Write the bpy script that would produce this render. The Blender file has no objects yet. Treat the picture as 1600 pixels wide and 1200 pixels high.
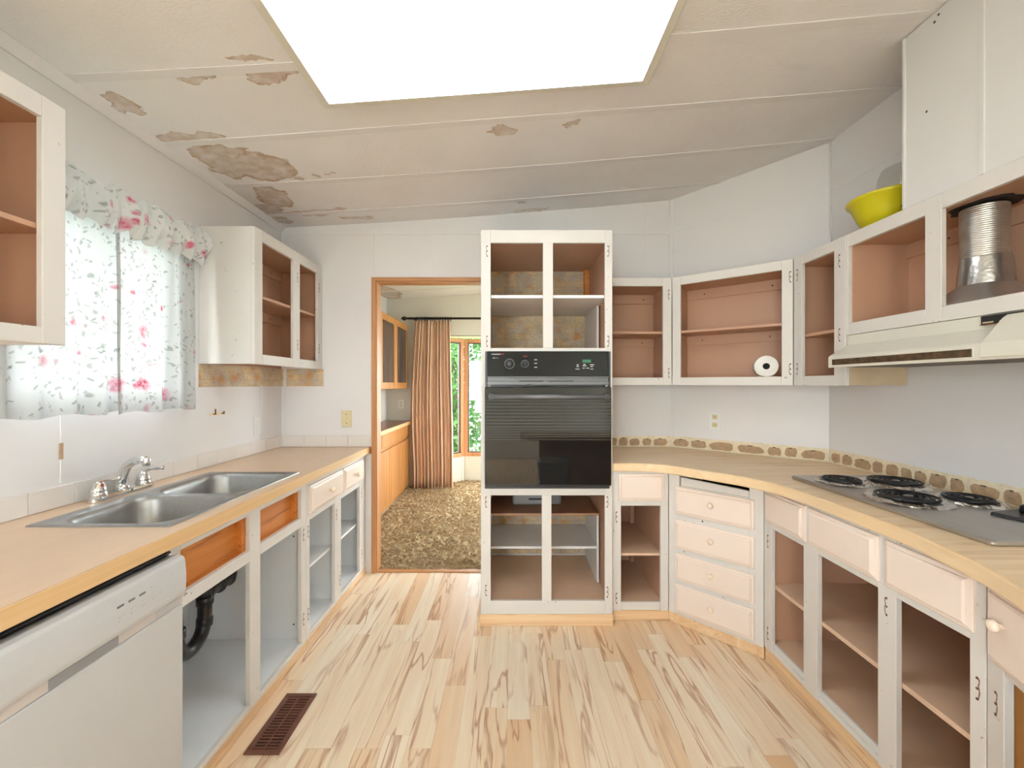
import bpy, bmesh, math, random
from mathutils import Vector, Matrix
random.seed(7)
PI = math.pi
sc = bpy.context.scene
COL = sc.collection

# ------------------------------------------------------------------ camera
EYE = 1.368
cam_d = bpy.data.cameras.new('camera'); cam = bpy.data.objects.new('camera', cam_d); COL.objects.link(cam)
cam.location = (0, 0, EYE); cam.rotation_euler = (PI/2, 0, 0)
cam_d.sensor_width = 36; cam_d.lens = 36*660/1600; cam_d.clip_start = 0.02; cam_d.clip_end = 200
sc.camera = cam
# ------------------------------------------------------------------ sky / exposure
wd = bpy.data.worlds.new('sky'); sc.world = wd; wd.use_nodes = True
bg = wd.node_tree.nodes['Background']
bg.inputs[0].default_value = (0.89, 0.95, 1.0, 1); bg.inputs[1].default_value = 11.5
LAMP = 3.3
sc.view_settings.view_transform = 'Standard'
try: sc.view_settings.look = 'None'
except Exception: pass
sc.view_settings.gamma = 1; sc.view_settings.use_curve_mapping = False
sc.view_settings.exposure = 0.66
sc.cycles.max_bounces = 7; sc.cycles.diffuse_bounces = 4; sc.cycles.glossy_bounces = 3; sc.cycles.transparent_max_bounces = 8
sc.cycles.use_adaptive_sampling = True; sc.cycles.adaptive_threshold = .08
sc.cycles.use_denoising = True
sc.cycles.sample_clamp_indirect = 6.0
sc.cycles.caustics_reflective = False; sc.cycles.caustics_refractive = False

# ------------------------------------------------------------------ materials
class NT:
    def __init__(s, name):
        m = bpy.data.materials.new(name); m.use_nodes = True
        s.m = m; s.t = m.node_tree; s.b = s.t.nodes['Principled BSDF']; s.out = s.t.nodes['Material Output']
    def n(s, typ, **kw):
        nd = s.t.nodes.new(typ)
        for k, v in kw.items():
            if k in nd.inputs.keys(): 
                if hasattr(v, 'is_output'): s.t.links.new(v, nd.inputs[k])
                else: nd.inputs[k].default_value = v
            else: setattr(nd, k, v)
        return nd
    def link(s, a, b): s.t.links.new(a, b)
    def coord(s, scale=(1,1,1), loc=(0,0,0), rot=(0,0,0), kind='Object'):
        c = s.n('ShaderNodeTexCoord'); mp = s.n('ShaderNodeMapping')
        s.link(c.outputs[kind], mp.inputs[0])
        mp.inputs['Scale'].default_value = scale; mp.inputs['Location'].default_value = loc; mp.inputs['Rotation'].default_value = rot
        return mp.outputs[0]
    def noise(s, vec, scale=5, detail=3, rough=.5, dist=0):
        return s.n('ShaderNodeTexNoise', Vector=vec, Scale=scale, Detail=detail, Roughness=rough, Distortion=dist).outputs[0]
    def ramp(s, fac, stops):
        r = s.n('ShaderNodeValToRGB'); s.link(fac, r.inputs[0])
        e = r.color_ramp.elements
        while len(e) < len(stops): e.new(.5)
        for k, (p, c) in enumerate(stops):
            e[k].position = p; e[k].color = (c, c, c, 1) if not hasattr(c, '__len__') else (*c[:3], 1)
        return r.outputs[0]
    def mix(s, fac, a, b, mode='MIX'):
        x = s.n('ShaderNodeMix', data_type='RGBA', blend_type=mode)
        for v, i in ((fac, 0), (a, 6), (b, 7)):
            if hasattr(v, 'is_output'): s.link(v, x.inputs[i])
            else: x.inputs[i].default_value = v if i == 0 else (*v[:3], 1)
        return x.outputs[2]
    def math(s, op, a, b=0.0, c=None):
        x = s.n('ShaderNodeMath', operation=op)
        for v, i in ((a, 0), (b, 1), (c, 2)):
            if v is None: continue
            if hasattr(v, 'is_output'): s.link(v, x.inputs[i])
            else: x.inputs[i].default_value = v
        return x.outputs[0]
    def bump(s, h, strength=.2, dist=.01):
        b = s.n('ShaderNodeBump', Strength=strength, Distance=dist); s.link(h, b.inputs['Height'])
        s.link(b.outputs[0], s.b.inputs['Normal'])
    def col(s, c):
        if hasattr(c, 'is_output'): s.link(c, s.b.inputs['Base Color'])
        else: s.b.inputs['Base Color'].default_value = (*c, 1)
    def set(s, **kw):
        for k, v in kw.items():
            s.b.inputs[k.replace('_', ' ')].default_value = v
        return s

def srgb(r, g, b):
    f = lambda v: (v/255)/12.92 if v/255 <= .04045 else (((v/255)+.055)/1.055)**2.4
    return (f(r), f(g), f(b))

def plain(name, c, rough=.5, var=.06, scale=6, bump=0, bscale=120, metal=0, stretch=(1,1,1), **kw):
    t = NT(name); v = t.coord(stretch)
    n = t.noise(v, scale, 2)
    d = tuple(x*(1-var) for x in c); l = tuple(min(1, x*(1+var*.6)) for x in c)
    t.col(t.ramp(n, [(.3, d), (.7, l)])); t.set(Roughness=rough, Metallic=metal, **kw)
    if bump: t.bump(t.noise(v, bscale, 2), bump, .004)
    return t.m

def chipped(name, c, chip=(.30, .22, .16), amount=.70, rough=.52, scale=55):
    """painted wood with small dark chips and faint yellowing"""
    t = NT(name); v = t.coord()
    n = t.noise(v, 3, 3)
    base = t.ramp(n, [(.3, tuple(x*.96 for x in c)), (.7, c)])
    sp = t.ramp(t.noise(v, scale, 2), [(amount, 0.0), (amount+.03, 1.0)])
    mk = t.ramp(t.noise(v, 7, 2), [(.50, 0.0), (.62, 1.0)])
    t.col(t.mix(t.math('MULTIPLY', t.math('MULTIPLY', sp, mk), .8), base, chip)); t.set(Roughness=rough)
    return t.m

def wood(name, c1, c2, axis='z', freq=30, rough=.45, bump=.05, dark=None):
    t = NT(name)
    s = {'x': (1.2, freq, freq), 'y': (freq, 1.2, freq), 'z': (freq, freq, 1.2)}[axis]
    v = t.coord(s)
    n = t.noise(v, 1.0, 5, .6, .6)
    c = t.ramp(n, [(.3, c1), (.68, c2)])
    if dark:
        m = t.ramp(t.noise(v, 2.3, 3, .6, .3), [(.60, 0.0), (.70, 1.0)])
        c = t.mix(t.math('MULTIPLY', m, .6), c, dark)
    t.col(c); t.set(Roughness=rough)
    return t.m

M = {}
M['wall'] = plain('wall_panel_paint', srgb(236, 232, 232), .55, .02, 2.5)
M['wall_dining'] = plain('dining_wall_paint', srgb(226, 222, 210), .55, .03, 2.5)
M['white'] = chipped('cabinet_white_paint', srgb(228, 222, 217))
M['white_clean'] = plain('white_laminate', srgb(228, 225, 223), .38, .02, 4)
M['shelf_white'] = plain('cabinet_white_interior', srgb(246, 247, 249), .45, .03, 5)
M['tan'] = plain('interior_tan_paint', srgb(202, 158, 130), .5, .05, 3)
M['tan_dark'] = plain('shelf_brown_board', srgb(176, 136, 108), .55, .08, 6)
M['tan_floor'] = plain('cabinet_floor_tan', srgb(224, 190, 162), .5, .07, 5)
M['peach'] = plain('drawer_peach_paint', srgb(246, 228, 216), .38, .02, 4)
M['knob'] = plain('knob_peach', srgb(247, 226, 206), .3, .02, 8)
M['counter_l'] = plain('laminate_honey', srgb(230, 200, 170), .32, .035, 30, 0, stretch=(1, .25, 1))
M['edge_l'] = wood('edge_band_maple', srgb(222, 178, 124), srgb(236, 198, 148), 'y', 34, .4)
M['orange'] = wood('raw_orange_plywood', srgb(196, 112, 44), srgb(224, 146, 72), 'y', 12, .5, .05, srgb(140, 70, 24))
M['oak'] = wood('oak_trim', srgb(182, 122, 76), srgb(212, 156, 106), 'z', 40, .45)
M['oak_h'] = wood('oak_trim_across', srgb(182, 122, 76), srgb(212, 156, 106), 'x', 40, .45)
M['hutch'] = wood('hutch_honey_oak', srgb(172, 112, 58), srgb(204, 146, 86), 'z', 26, .42)
M['hutch_top'] = plain('hutch_dark_laminate', srgb(128, 92, 76), .35, .1, 20)
M['tile'] = plain('glazed_white_tile', srgb(236, 229, 224), .22, .015, 6)
M['grout'] = plain('grout', srgb(206, 198, 192), .8, .05, 30)
M['black'] = plain('black_enamel', (.012, .012, .013), .10, .1, 5, Specular_IOR_Level=.3)
M['black_matte'] = plain('black_plastic', (.02, .02, .021), .38, .1, 20)
M['gap'] = plain('painted_cavity_shade', (.02, .015, .012), .8, .1, 9)  # near-black colour stands in for shade inside gaps and slots
M['oven_glass'] = plain('oven_door_glass', (.010, .010, .010), .03, .05, 3, Specular_IOR_Level=.52)
M['charcoal'] = plain('charcoal_metal', (.055, .055, .06), .34, .08, 12, metal=.6)
M['satin_grey'] = plain('oven_satin_trim', (.17, .17, .18), .38, .05, 12, metal=.3)
M['line_grey'] = plain('oven_screen_print', (.16, .16, .155), .4, .05, 12)
M['chrome'] = plain('chrome', (.82, .83, .84), .09, .02, 6, metal=1)
M['steel'] = plain('brushed_steel', (.40, .40, .40), .40, .06, 60, .03, 200, 1, stretch=(1, .08, 1))
M['steel_dark'] = plain('cooktop_steel', (.52, .50, .48), .36, .06, 30, metal=.85, stretch=(1, .1, 1))
M['coil'] = plain('burner_coil_iron', (.018, .018, .02), .42, .2, 40, metal=.3)
M['duct'] = plain('duct_aluminium', (.56, .53, .49), .42, .15, 30, .1, 50, .9)
M['tape'] = plain('duct_tape', (.46, .45, .44), .30, .12, 25, .5, 45, .9)
M['foil'] = plain('crinkled_foil', (.80, .80, .79), .24, .08, 40, .8, 70, 1)
M['abs'] = plain('black_drain_pipe', (.020, .019, .020), .33, .3, 20)
M['enamel'] = plain('dishwasher_enamel', srgb(206, 206, 208), .22, .01, 4)
M['enamel_warm'] = plain('dishwasher_band', srgb(206, 197, 192), .35, .02, 4)
M['grey_pl'] = plain('grey_plastic', srgb(150, 150, 152), .45, .05, 9)
M['mark'] = plain('printed_mark', srgb(120, 120, 124), .5, .05, 40)
M['mark_l'] = plain('printed_mark_pale', srgb(200, 200, 202), .5, .03, 40)
M['white_mark'] = plain('white_print', (.75, .75, .75), .5, .05, 40)
M['red_mark'] = plain('red_print', (.55, .04, .03), .5, .05, 40)
M['hood'] = plain('almond_enamel', srgb(226, 221, 208), .3, .03, 4)
M['grease'] = plain('greasy_filter', srgb(92, 70, 48), .5, .6, 45)
M['paper'] = plain('paper_towel', srgb(246, 244, 240), .9, .02, 30, .15, 200)
M['card'] = plain('cardboard_core', srgb(96, 66, 44), .9, .1, 30)
M['yellow'] = plain('yellow_bowl_plastic', srgb(240, 226, 36), .3, .03, 8, Transmission_Weight=.22)
M['green'] = plain('green_cloth', srgb(96, 128, 50), .8, .2, 18)
M['hinge'] = plain('hinge_scar', srgb(126, 84, 58), .7, .35, 90)
M['screw'] = plain('screw_hole', (.03, .022, .018), .6, .1, 40)
M['scar'] = plain('torn_wall_board', srgb(188, 158, 126), .85, .16, 40, .3, 90)
M['adh'] = plain('old_adhesive', srgb(240, 226, 198), .8, .10, 45, .3, 120)
M['switch_cream'] = plain('cream_plastic', srgb(226, 212, 170), .35, .02, 8)
M['switch_white'] = plain('white_plastic', srgb(240, 240, 240), .35, .01, 8)
M['register'] = plain('brown_register_metal', srgb(112, 66, 50), .45, .12, 20)
M['drape'] = plain('peach_drape_cloth', srgb(230, 192, 164), .85, .04, 14, .1, 220, stretch=(3, 3, .4))
M['rod'] = plain('dark_iron_rod', (.028, .02, .016), .4, .2, 20)
M['reed'] = wood('smoked_reeded_glass', (.06, .045, .04), (.13, .10, .085), 'z', 60, .15)
M['alu'] = plain('bronze_window_frame', srgb(74, 58, 46), .4, .1, 10)
M['bark'] = plain('tree_bark', srgb(92, 74, 58), .9, .3, 12, .4, 40)
M['lawn'] = plain('lawn', srgb(122, 134, 104), .9, .25, 3)
M['plate_brown'] = plain('unpainted_wall_patch', srgb(206, 182, 150), .7, .08, 9)
M['bag'] = plain('grey_bin', srgb(188, 188, 190), .5, .08, 9)
M['rear_wood'] = wood('dark_panelling', srgb(120, 92, 70), srgb(150, 118, 92), 'z', 18, .5)

def mk_floor():
    t = NT('laminate_floor_strip')
    info = t.n('ShaderNodeObjectInfo'); rnd = info.outputs['Random']
    c = t.n('ShaderNodeTexCoord'); add = t.n('ShaderNodeVectorMath', operation='ADD')
    comb = t.n('ShaderNodeCombineXYZ')
    t.link(t.math('MULTIPLY', rnd, 37.0), comb.inputs[0]); t.link(t.math('MULTIPLY', rnd, 91.0), comb.inputs[1]); t.link(rnd, comb.inputs[2])
    t.link(c.outputs['Object'], add.inputs[0]); t.link(comb.outputs[0], add.inputs[1])
    mp = t.n('ShaderNodeMapping'); t.link(add.outputs[0], mp.inputs[0]); mp.inputs['Scale'].default_value = (13, 1.1, 1)
    mp2 = t.n('ShaderNodeMapping'); t.link(add.outputs[0], mp2.inputs[0]); mp2.inputs['Scale'].default_value = (34, 2.0, 1)
    n1 = t.noise(mp.outputs[0], 1.0, 3, .5, .8)
    n2 = t.noise(mp2.outputs[0], 1.0, 4, .6, .4)
    mp3 = t.n('ShaderNodeMapping'); t.link(add.outputs[0], mp3.inputs[0]); mp3.inputs['Scale'].default_value = (9, .9, 1)
    n3 = t.noise(mp3.outputs[0], 1.0, 2)
    tone = t.ramp(t.math('ADD', t.math('MULTIPLY', rnd, .7), t.math('MULTIPLY', n1, .45)),
                  [(.25, srgb(252, 239, 218)), (.60, srgb(247, 226, 198)), (.95, srgb(236, 200, 160))])
    grain = t.ramp(n2, [(.35, 0.0), (.75, 1.0)])
    c1 = t.mix(t.math('MULTIPLY', grain, .28), tone, srgb(218, 164, 112))
    streak = t.ramp(t.math('ABSOLUTE', t.math('SUBTRACT', n1, .53)), [(.0, 1.0), (.012, .7), (.034, 0.0)])
    mask = t.ramp(n3, [(.36, 0.0), (.56, 1.0)])
    c2 = t.mix(t.math('MULTIPLY', t.math('MULTIPLY', streak, mask), .72), c1, srgb(172, 104, 58))
    t.col(c2); t.set(Roughness=.34)
    return t.m
M['floor'] = mk_floor()

def mk_counter_r():
    t = NT('laminate_butcher_block')
    v = t.coord((1.4, 26, 1), rot=(0, 0, math.radians(40)))
    n = t.noise(v, 1.0, 4, .55, .5)
    c = t.ramp(n, [(.3, srgb(236, 204, 162)), (.7, srgb(249, 225, 190))])
    ln = t.ramp(t.math('ABSOLUTE', t.math('SUBTRACT', t.noise(v, .55, 2), .5)), [(0, 1.0), (.02, 0.0)])
    t.col(t.mix(t.math('MULTIPLY', ln, .40), c, srgb(190, 146, 102))); t.set(Roughness=.3)
    return t.m
M['counter_r'] = mk_counter_r()
M['kick'] = wood('laminate_kick_board', srgb(228, 184, 138), srgb(246, 216, 176), 'x', 30, .4, .03, srgb(176, 116, 72))
M['kick_y'] = wood('laminate_kick_board_side', srgb(214, 170, 126), srgb(238, 204, 162), 'y', 30, .4, .03, srgb(170, 110, 68))
M['edge_r'] = wood('edge_band_pale', srgb(238, 202, 156), srgb(247, 220, 180), 'y', 20, .36)

def mk_wallpaper():
    t = NT('patchwork_wallpaper')
    v = t.coord((1, 1, 1))
    sx = t.n('ShaderNodeSeparateXYZ'); t.link(v, sx.inputs[0])
    u = t.math('ADD', sx.outputs[0], sx.outputs[1]); cb = t.n('ShaderNodeCombineXYZ')
    t.link(u, cb.inputs[0]); t.link(sx.outputs[2], cb.inputs[1])
    w = cb.outputs[0]
    br = t.n('ShaderNodeTexBrick', Vector=w, Scale=9.0); br.offset = .37
    for i, cc in ((1, srgb(232, 204, 158)), (2, srgb(214, 200, 180)), (3, srgb(206, 178, 140))): br.inputs[i].default_value = (*cc, 1)
    br.inputs['Mortar Size'].default_value = .012; br.inputs['Brick Width'].default_value = .62; br.inputs['Row Height'].default_value = .38
    vo = t.n('ShaderNodeTexVoronoi', Vector=w, Scale=16.0, Randomness=1.0)
    patch = t.ramp(t.noise(w, 9, 3), [(.50, 0.0), (.62, 1.0)])
    fl = t.ramp(vo.outputs[0], [(.0, srgb(226, 128, 62)), (.35, srgb(214, 160, 104)), (.7, srgb(196, 188, 176))])
    c = t.mix(t.math('MULTIPLY', patch, .8), br.outputs[0], fl)
    wv = t.n('ShaderNodeTexWave', Vector=w, Scale=34.0, Distortion=1.5); wv.bands_direction = 'Y'
    ln = t.ramp(wv.outputs[1], [(.62, 0.0), (.85, 1.0)])
    m2 = t.ramp(t.noise(w, 5.5, 1), [(.46, 0.0), (.54, 1.0)])
    c = t.mix(t.math('MULTIPLY', t.math('MULTIPLY', ln, m2), .45), c, srgb(128, 98, 66))
    sp = t.ramp(t.noise(w, 60, 2), [(.55, 0.0), (.68, 1.0)])
    c = t.mix(t.math('MULTIPLY', sp, .40), c, srgb(160, 134, 112))
    t.col(c); t.set(Roughness=.7)
    return t.m
M['wallpaper'] = mk_wallpaper()

def mk_floral(name, trans, dens=0):
    t = NT(name)
    v0 = t.coord()
    sx = t.n('ShaderNodeSeparateXYZ'); t.link(v0, sx.inputs[0]); cb = t.n('ShaderNodeCombineXYZ')
    t.link(sx.outputs[1], cb.inputs[0]); t.link(sx.outputs[2], cb.inputs[1])
    v = cb.outputs[0]
    nz = t.n('ShaderNodeTexNoise', Vector=v, Scale=26.0, Detail=2.0)
    off = t.n('ShaderNodeVectorMath', operation='MULTIPLY_ADD'); t.link(nz.outputs[1], off.inputs[0])
    off.inputs[1].default_value = (.035, .035, 0); t.link(v, off.inputs[2]); vd = off.outputs[0]
    def blob(scale, r, keep):
        vo = t.n('ShaderNodeTexVoronoi', Vector=vd, Scale=scale, Randomness=.95)
        rgb = t.n('ShaderNodeSeparateColor'); t.link(vo.outputs['Color'], rgb.inputs[0])
        k = t.math('GREATER_THAN', rgb.outputs[0], keep)
        m = t.ramp(vo.outputs[0], [(r*.75, 1.0), (r, 0.0)])
        ring = t.ramp(t.math('FRACT', t.math('MULTIPLY', vo.outputs[0], 9.0)), [(.3, 0.25), (.6, 1.0)])
        return t.math('MULTIPLY', t.math('MULTIPLY', m, k), ring), rgb.outputs[1]
    def spots(scale, rot, sx_, r, keep):
        mp = t.n('ShaderNodeMapping'); t.link(vd, mp.inputs[0]); mp.vector_type = 'TEXTURE'; mp.inputs['Scale'].default_value = (1, 1/sx_, 1); mp.inputs['Rotation'].default_value = (0, 0, rot)
        vo = t.n('ShaderNodeTexVoronoi', Vector=mp.outputs[0], Scale=scale, Randomness=1.0)
        rgb = t.n('ShaderNodeSeparateColor'); t.link(vo.outputs['Color'], rgb.inputs[0])
        return vo.outputs[0], t.math('GREATER_THAN', rgb.outputs[0], keep), rgb.outputs[1]
    c = srgb(246, 247, 246)
    for scale, rot, keep in ((30, .7, .62), (34, -.8, .66), (26, 1.5, .70)):
        dd, kk, tn = spots(scale, rot, 2.2, .3, keep-.12*dens)
        m = t.math('MULTIPLY', t.ramp(dd, [(.24, 1.0), (.34, 0.0)]), kk)
        c = t.mix(t.math('MULTIPLY', m, .55), c, t.ramp(tn, [(.3, srgb(140, 146, 132)), (.7, srgb(178, 172, 164))]))
    for scale, keep in ((9.5, .52), (19, .74)):
        dd, kk, tn = spots(scale, .3, 1.0, .3, keep-.12*dens)
        o_ = t.math('MULTIPLY', t.ramp(dd, [(.24, 1.0), (.33, 0.0)]), kk)
        c = t.mix(t.math('MULTIPLY', o_, .6), c, srgb(240, 178, 192))
        i_ = t.math('MULTIPLY', t.math('MULTIPLY', t.ramp(dd, [(.15, 1.0), (.24, 0.0)]), kk), t.ramp(t.noise(v, 70, 2), [(.40, .25), (.58, 1.0)]))
        c = t.mix(t.math('MULTIPLY', i_, .9), c, t.ramp(tn, [(.3, srgb(214, 62, 96)), (.7, srgb(232, 120, 146))]))
    d = t.n('ShaderNodeBsdfDiffuse'); tr = t.n('ShaderNodeBsdfTranslucent'); mx = t.n('ShaderNodeMixShader')
    t.link(c, d.inputs[0]); t.link(t.mix(.80, c, srgb(46, 48, 50), 'MULTIPLY'), tr.inputs[0]); mx.inputs[0].default_value = trans
    t.link(d.outputs[0], mx.inputs[1]); t.link(tr.outputs[0], mx.inputs[2]); t.link(mx.outputs[0], t.out.inputs[0])
    return t.m
M['floral'] = mk_floral('floral_curtain_cloth', .5)
M['floral_v'] = mk_floral('floral_valance_cloth', .25, 1)

def mk_ceiling():
    t = NT('stained_ceiling_board')
    v = t.coord()
    sx = t.n('ShaderNodeSeparateXYZ'); t.link(v, sx.inputs[0]); X, Y = sx.outputs[0], sx.outputs[1]
    nz = t.n('ShaderNodeTexNoise', Vector=v, Scale=9.0, Detail=5.0, Roughness=.6)
    sc_ = t.n('ShaderNodeSeparateColor'); t.link(nz.outputs[1], sc_.inputs[0])
    Xd = t.math('ADD', X, t.math('MULTIPLY', t.math('SUBTRACT', sc_.outputs[0], .5), .16))
    Yd = t.math('ADD', Y, t.math('MULTIPLY', t.math('SUBTRACT', sc_.outputs[1], .5), .16))
    best = None
    for (cx, cy, rx, ry) in STAINS:
        a = t.math('DIVIDE', t.math('SUBTRACT', Xd, cx), rx); b = t.math('DIVIDE', t.math('SUBTRACT', Yd, cy), ry)
        d = t.math('SQRT', t.math('ADD', t.math('MULTIPLY', a, a), t.math('MULTIPLY', b, b)))
        best = d if best is None else t.math('MINIMUM', best, d)
    m = t.ramp(t.math('MULTIPLY', best, .5), [(.0, .62), (.36, .55), (.46, .95), (.50, .0)])
    m = t.math('MULTIPLY', m, t.ramp(t.noise(v, 20, 4), [(.25, .35), (.6, 1.0)]))
    base = t.ramp(t.noise(v, 2.2, 3), [(.3, srgb(238, 234, 234)), (.7, srgb(245, 242, 243))])
    c = t.mix(m, base, srgb(176, 136, 92))
    t.col(c); t.set(Roughness=.6)
    bv = t.coord((1, 3.2, 1)); t.bump(t.noise(bv, 70, 3), .35, .004)
    return t.m

def mk_glass(name, tint, refl=.05):
    t = NT(name)
    g = t.n('ShaderNodeBsdfGlossy'); g.inputs['Roughness'].default_value = .02
    tr = t.n('ShaderNodeBsdfTransparent'); tr.inputs[0].default_value = (*tint, 1)
    mx = t.n('ShaderNodeMixShader'); mx.inputs[0].default_value = refl; t.link(tr.outputs[0], mx.inputs[1]); t.link(g.outputs[0], mx.inputs[2])
    t.link(mx.outputs[0], t.out.inputs[0])
    return t.m
M['glass'] = mk_glass('window_glass', (.96, .98, .97))
M['clear'] = mk_glass('clear_plastic', (.90, .91, .90), .10)

def mk_emit(name, c, st, base=(.9, .9, .9)):
    t = NT(name); t.col(base); t.set(Roughness=.5)
    t.b.inputs['Emission Color'].default_value = (*c, 1); t.b.inputs['Emission Strength'].default_value = st
    return t.m
M['diffuser'] = mk_emit('lamp_diffuser', (.86, .945, 1.0), LAMP)
M['display'] = mk_emit('green_clock_display', (.06, .40, .20), .30, (.01, .03, .02))

def mk_leaf():
    t = NT('leaf_green'); i = t.n('ShaderNodeTexCoord')
    n = t.noise(i.outputs['Object'], 1.6, 3)
    c = t.ramp(n, [(.3, srgb(44, 78, 40)), (.5, srgb(72, 110, 62)), (.7, srgb(112, 142, 94))])
    d = t.n('ShaderNodeBsdfDiffuse'); tr = t.n('ShaderNodeBsdfTranslucent'); mx = t.n('ShaderNodeMixShader')
    t.link(c, d.inputs[0]); t.link(c, tr.inputs[0]); mx.inputs[0].default_value = .4
    t.link(d.outputs[0], mx.inputs[1]); t.link(tr.outputs[0], mx.inputs[2]); t.link(mx.outputs[0], t.out.inputs[0])
    return t.m
M['leaf'] = mk_leaf()

def mk_carpet():
    t = NT('shag_carpet'); v = t.coord()
    v2 = t.coord((1, 3.0, 1)); n = t.noise(v2, 2.0, 5, .7); n2 = t.noise(v2, 26, 5, .75)
    c = t.ramp(t.math('ADD', t.math('MULTIPLY', n, .4), t.math('MULTIPLY', n2, .6)),
               [(.34, srgb(176, 146, 110)), (.46, srgb(206, 182, 146)), (.68, srgb(228, 210, 180))])
    t.col(c); t.set(Roughness=.95); t.bump(n2, .8, .02)
    return t.m
M['carpet'] = mk_carpet()

# ------------------------------------------------------------------ mesh helpers
def wl(o):
    v = Vector((0, 0, 0))
    while o is not None:
        v = v + o.location; o = o.parent
    return v

def tag(o, label, cat=None, group=None, kind=None):
    o['label'] = label
    if cat: o['category'] = cat
    if group: o['group'] = group
    if kind: o['kind'] = kind
    return o

def thing(name, label, cat, loc, group=None):
    o = bpy.data.objects.new(name, None); COL.objects.link(o); o.location = loc; o.empty_display_size = .05
    return tag(o, label, cat, group)

def put(name, me, parent=None, loc=(0, 0, 0), rot=(0, 0, 0), mat=None):
    """link existing mesh data at a world location under a parent"""
    o = bpy.data.objects.new(name, me); COL.objects.link(o)
    if parent is not None: o.parent = parent
    o.location = Vector(loc) - (wl(parent) if parent is not None else Vector((0, 0, 0)))
    o.rotation_euler = rot
    return o

def add(name, verts, faces, mat, parent=None, smooth=False, bev=0.0, seg=1):
    verts = [Vector(v) for v in verts]
    if parent is None:
        xs = [v.x for v in verts]; ys = [v.y for v in verts]; zs = [v.z for v in verts]
        org = Vector(((min(xs)+max(xs))/2, (min(ys)+max(ys))/2, min(zs)))
    else: org = wl(parent)
    me = bpy.data.meshes.new(name); me.from_pydata([v-org for v in verts], [], faces); me.update()
    bm = bmesh.new(); bm.from_mesh(me)
    bmesh.ops.recalc_face_normals(bm, faces=bm.faces)
    if bev: bmesh.ops.bevel(bm, geom=list(bm.edges), offset=bev, segments=seg, affect='EDGES', profile=.5)
    bm.to_mesh(me); bm.free()
    if smooth: me.polygons.foreach_set('use_smooth', [True]*len(me.polygons))
    me.materials.append(M[mat] if isinstance(mat, str) else mat)
    o = bpy.data.objects.new(name, me); COL.objects.link(o)
    if parent is not None: o.parent = parent; o.location = (0, 0, 0)
    else: o.location = org
    return o

BOXF = [(0, 1, 2, 3), (7, 6, 5, 4), (0, 4, 5, 1), (1, 5, 6, 2), (2, 6, 7, 3), (3, 7, 4, 0)]
def boxv(x0, x1, y0, y1, z0, z1):
    return [(x0, y0, z0), (x1, y0, z0), (x1, y1, z0), (x0, y1, z0), (x0, y0, z1), (x1, y0, z1), (x1, y1, z1), (x0, y1, z1)]
def box(name, x0, x1, y0, y1, z0, z1, mat, parent=None, bev=0.0):
    return add(name, boxv(x0, x1, y0, y1, z0, z1), BOXF, mat, parent, bev=bev)

class Geo:
    """collects shapes for one mesh"""
    def __init__(s): s.v = []; s.f = []
    def add(s, v, f):
        b = len(s.v); s.v += [tuple(p) for p in v]; s.f += [tuple(i+b for i in q) for q in f]; return s
    def box(s, *a): return s.add(boxv(*a), BOXF)
    def build(s, name, mat, parent=None, smooth=False, bev=0): return add(name, s.v, s.f, mat, parent, smooth, bev)

class Frame:
    """cabinet-face frame: u along the face (left to right as seen), v into the cabinet, w up"""
    def __init__(s, ox, oy, deg): s.o = (ox, oy); s.a = math.radians(deg); s.c = math.cos(s.a); s.s = math.sin(s.a)
    def p(s, u, v, w): return (s.o[0]+u*s.c-v*s.s, s.o[1]+u*s.s+v*s.c, w)
    def box(s, name, u0, u1, v0, v1, w0, w1, mat, parent=None, bev=0.0015):
        return add(name, [s.p(*q) for q in boxv(u0, u1, v0, v1, w0, w1)], BOXF, mat, parent, bev=bev)
    def prism(s, name, prof, u0, u1, mat, parent=None, bev=0.0, smooth=False):
        n = len(prof)
        vs = [s.p(u0, a, b) for a, b in prof]+[s.p(u1, a, b) for a, b in prof]
        fs = [tuple(range(n)), tuple(range(2*n-1, n-1, -1))]+[(i, (i+1) % n, n+(i+1) % n, n+i) for i in range(n)]
        return add(name, vs, fs, mat, parent, smooth, bev)
    def front(s, name, u0, u1, w0, w1, mat, parent, t=.02):
        """drawer front with a routed edge and raised field"""
        loops = [(0, 0), (0, -.008), (.003, -.010), (.012, -.0115), (.0135, -.0165), (.020, -t)]
        vs = []; fs = []
        for ins, v in loops:
            vs += [s.p(u0+ins, v, w0+ins), s.p(u1-ins, v, w0+ins), s.p(u1-ins, v, w1-ins), s.p(u0+ins, v, w1-ins)]
        for k in range(len(loops)-1):
            for i in range(4): fs.append((4*k+i, 4*k+(i+1) % 4, 4*k+4+(i+1) % 4, 4*k+4+i))
        fs.append((3, 2, 1, 0)); e = 4*(len(loops)-1); fs.append((e, e+1, e+2, e+3))
        return add(name, vs, fs, mat, parent)

def prism(name, pts, z0, z1, mat, parent=None, bev=0.0, smooth=False):
    n = len(pts)
    vs = [(x, y, z0) for x, y in pts]+[(x, y, z1) for x, y in pts]
    fs = [tuple(range(n)), tuple(range(2*n-1, n-1, -1))]+[(i, (i+1) % n, n+(i+1) % n, n+i) for i in range(n)]
    return add(name, vs, fs, mat, parent, smooth, bev)

def basis(d):
    d = Vector(d).normalized()
    a = Vector((0, 0, 1)) if abs(d.z) < .9 else Vector((1, 0, 0))
    x = d.cross(a).normalized(); return x, d.cross(x).normalized(), d

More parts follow.
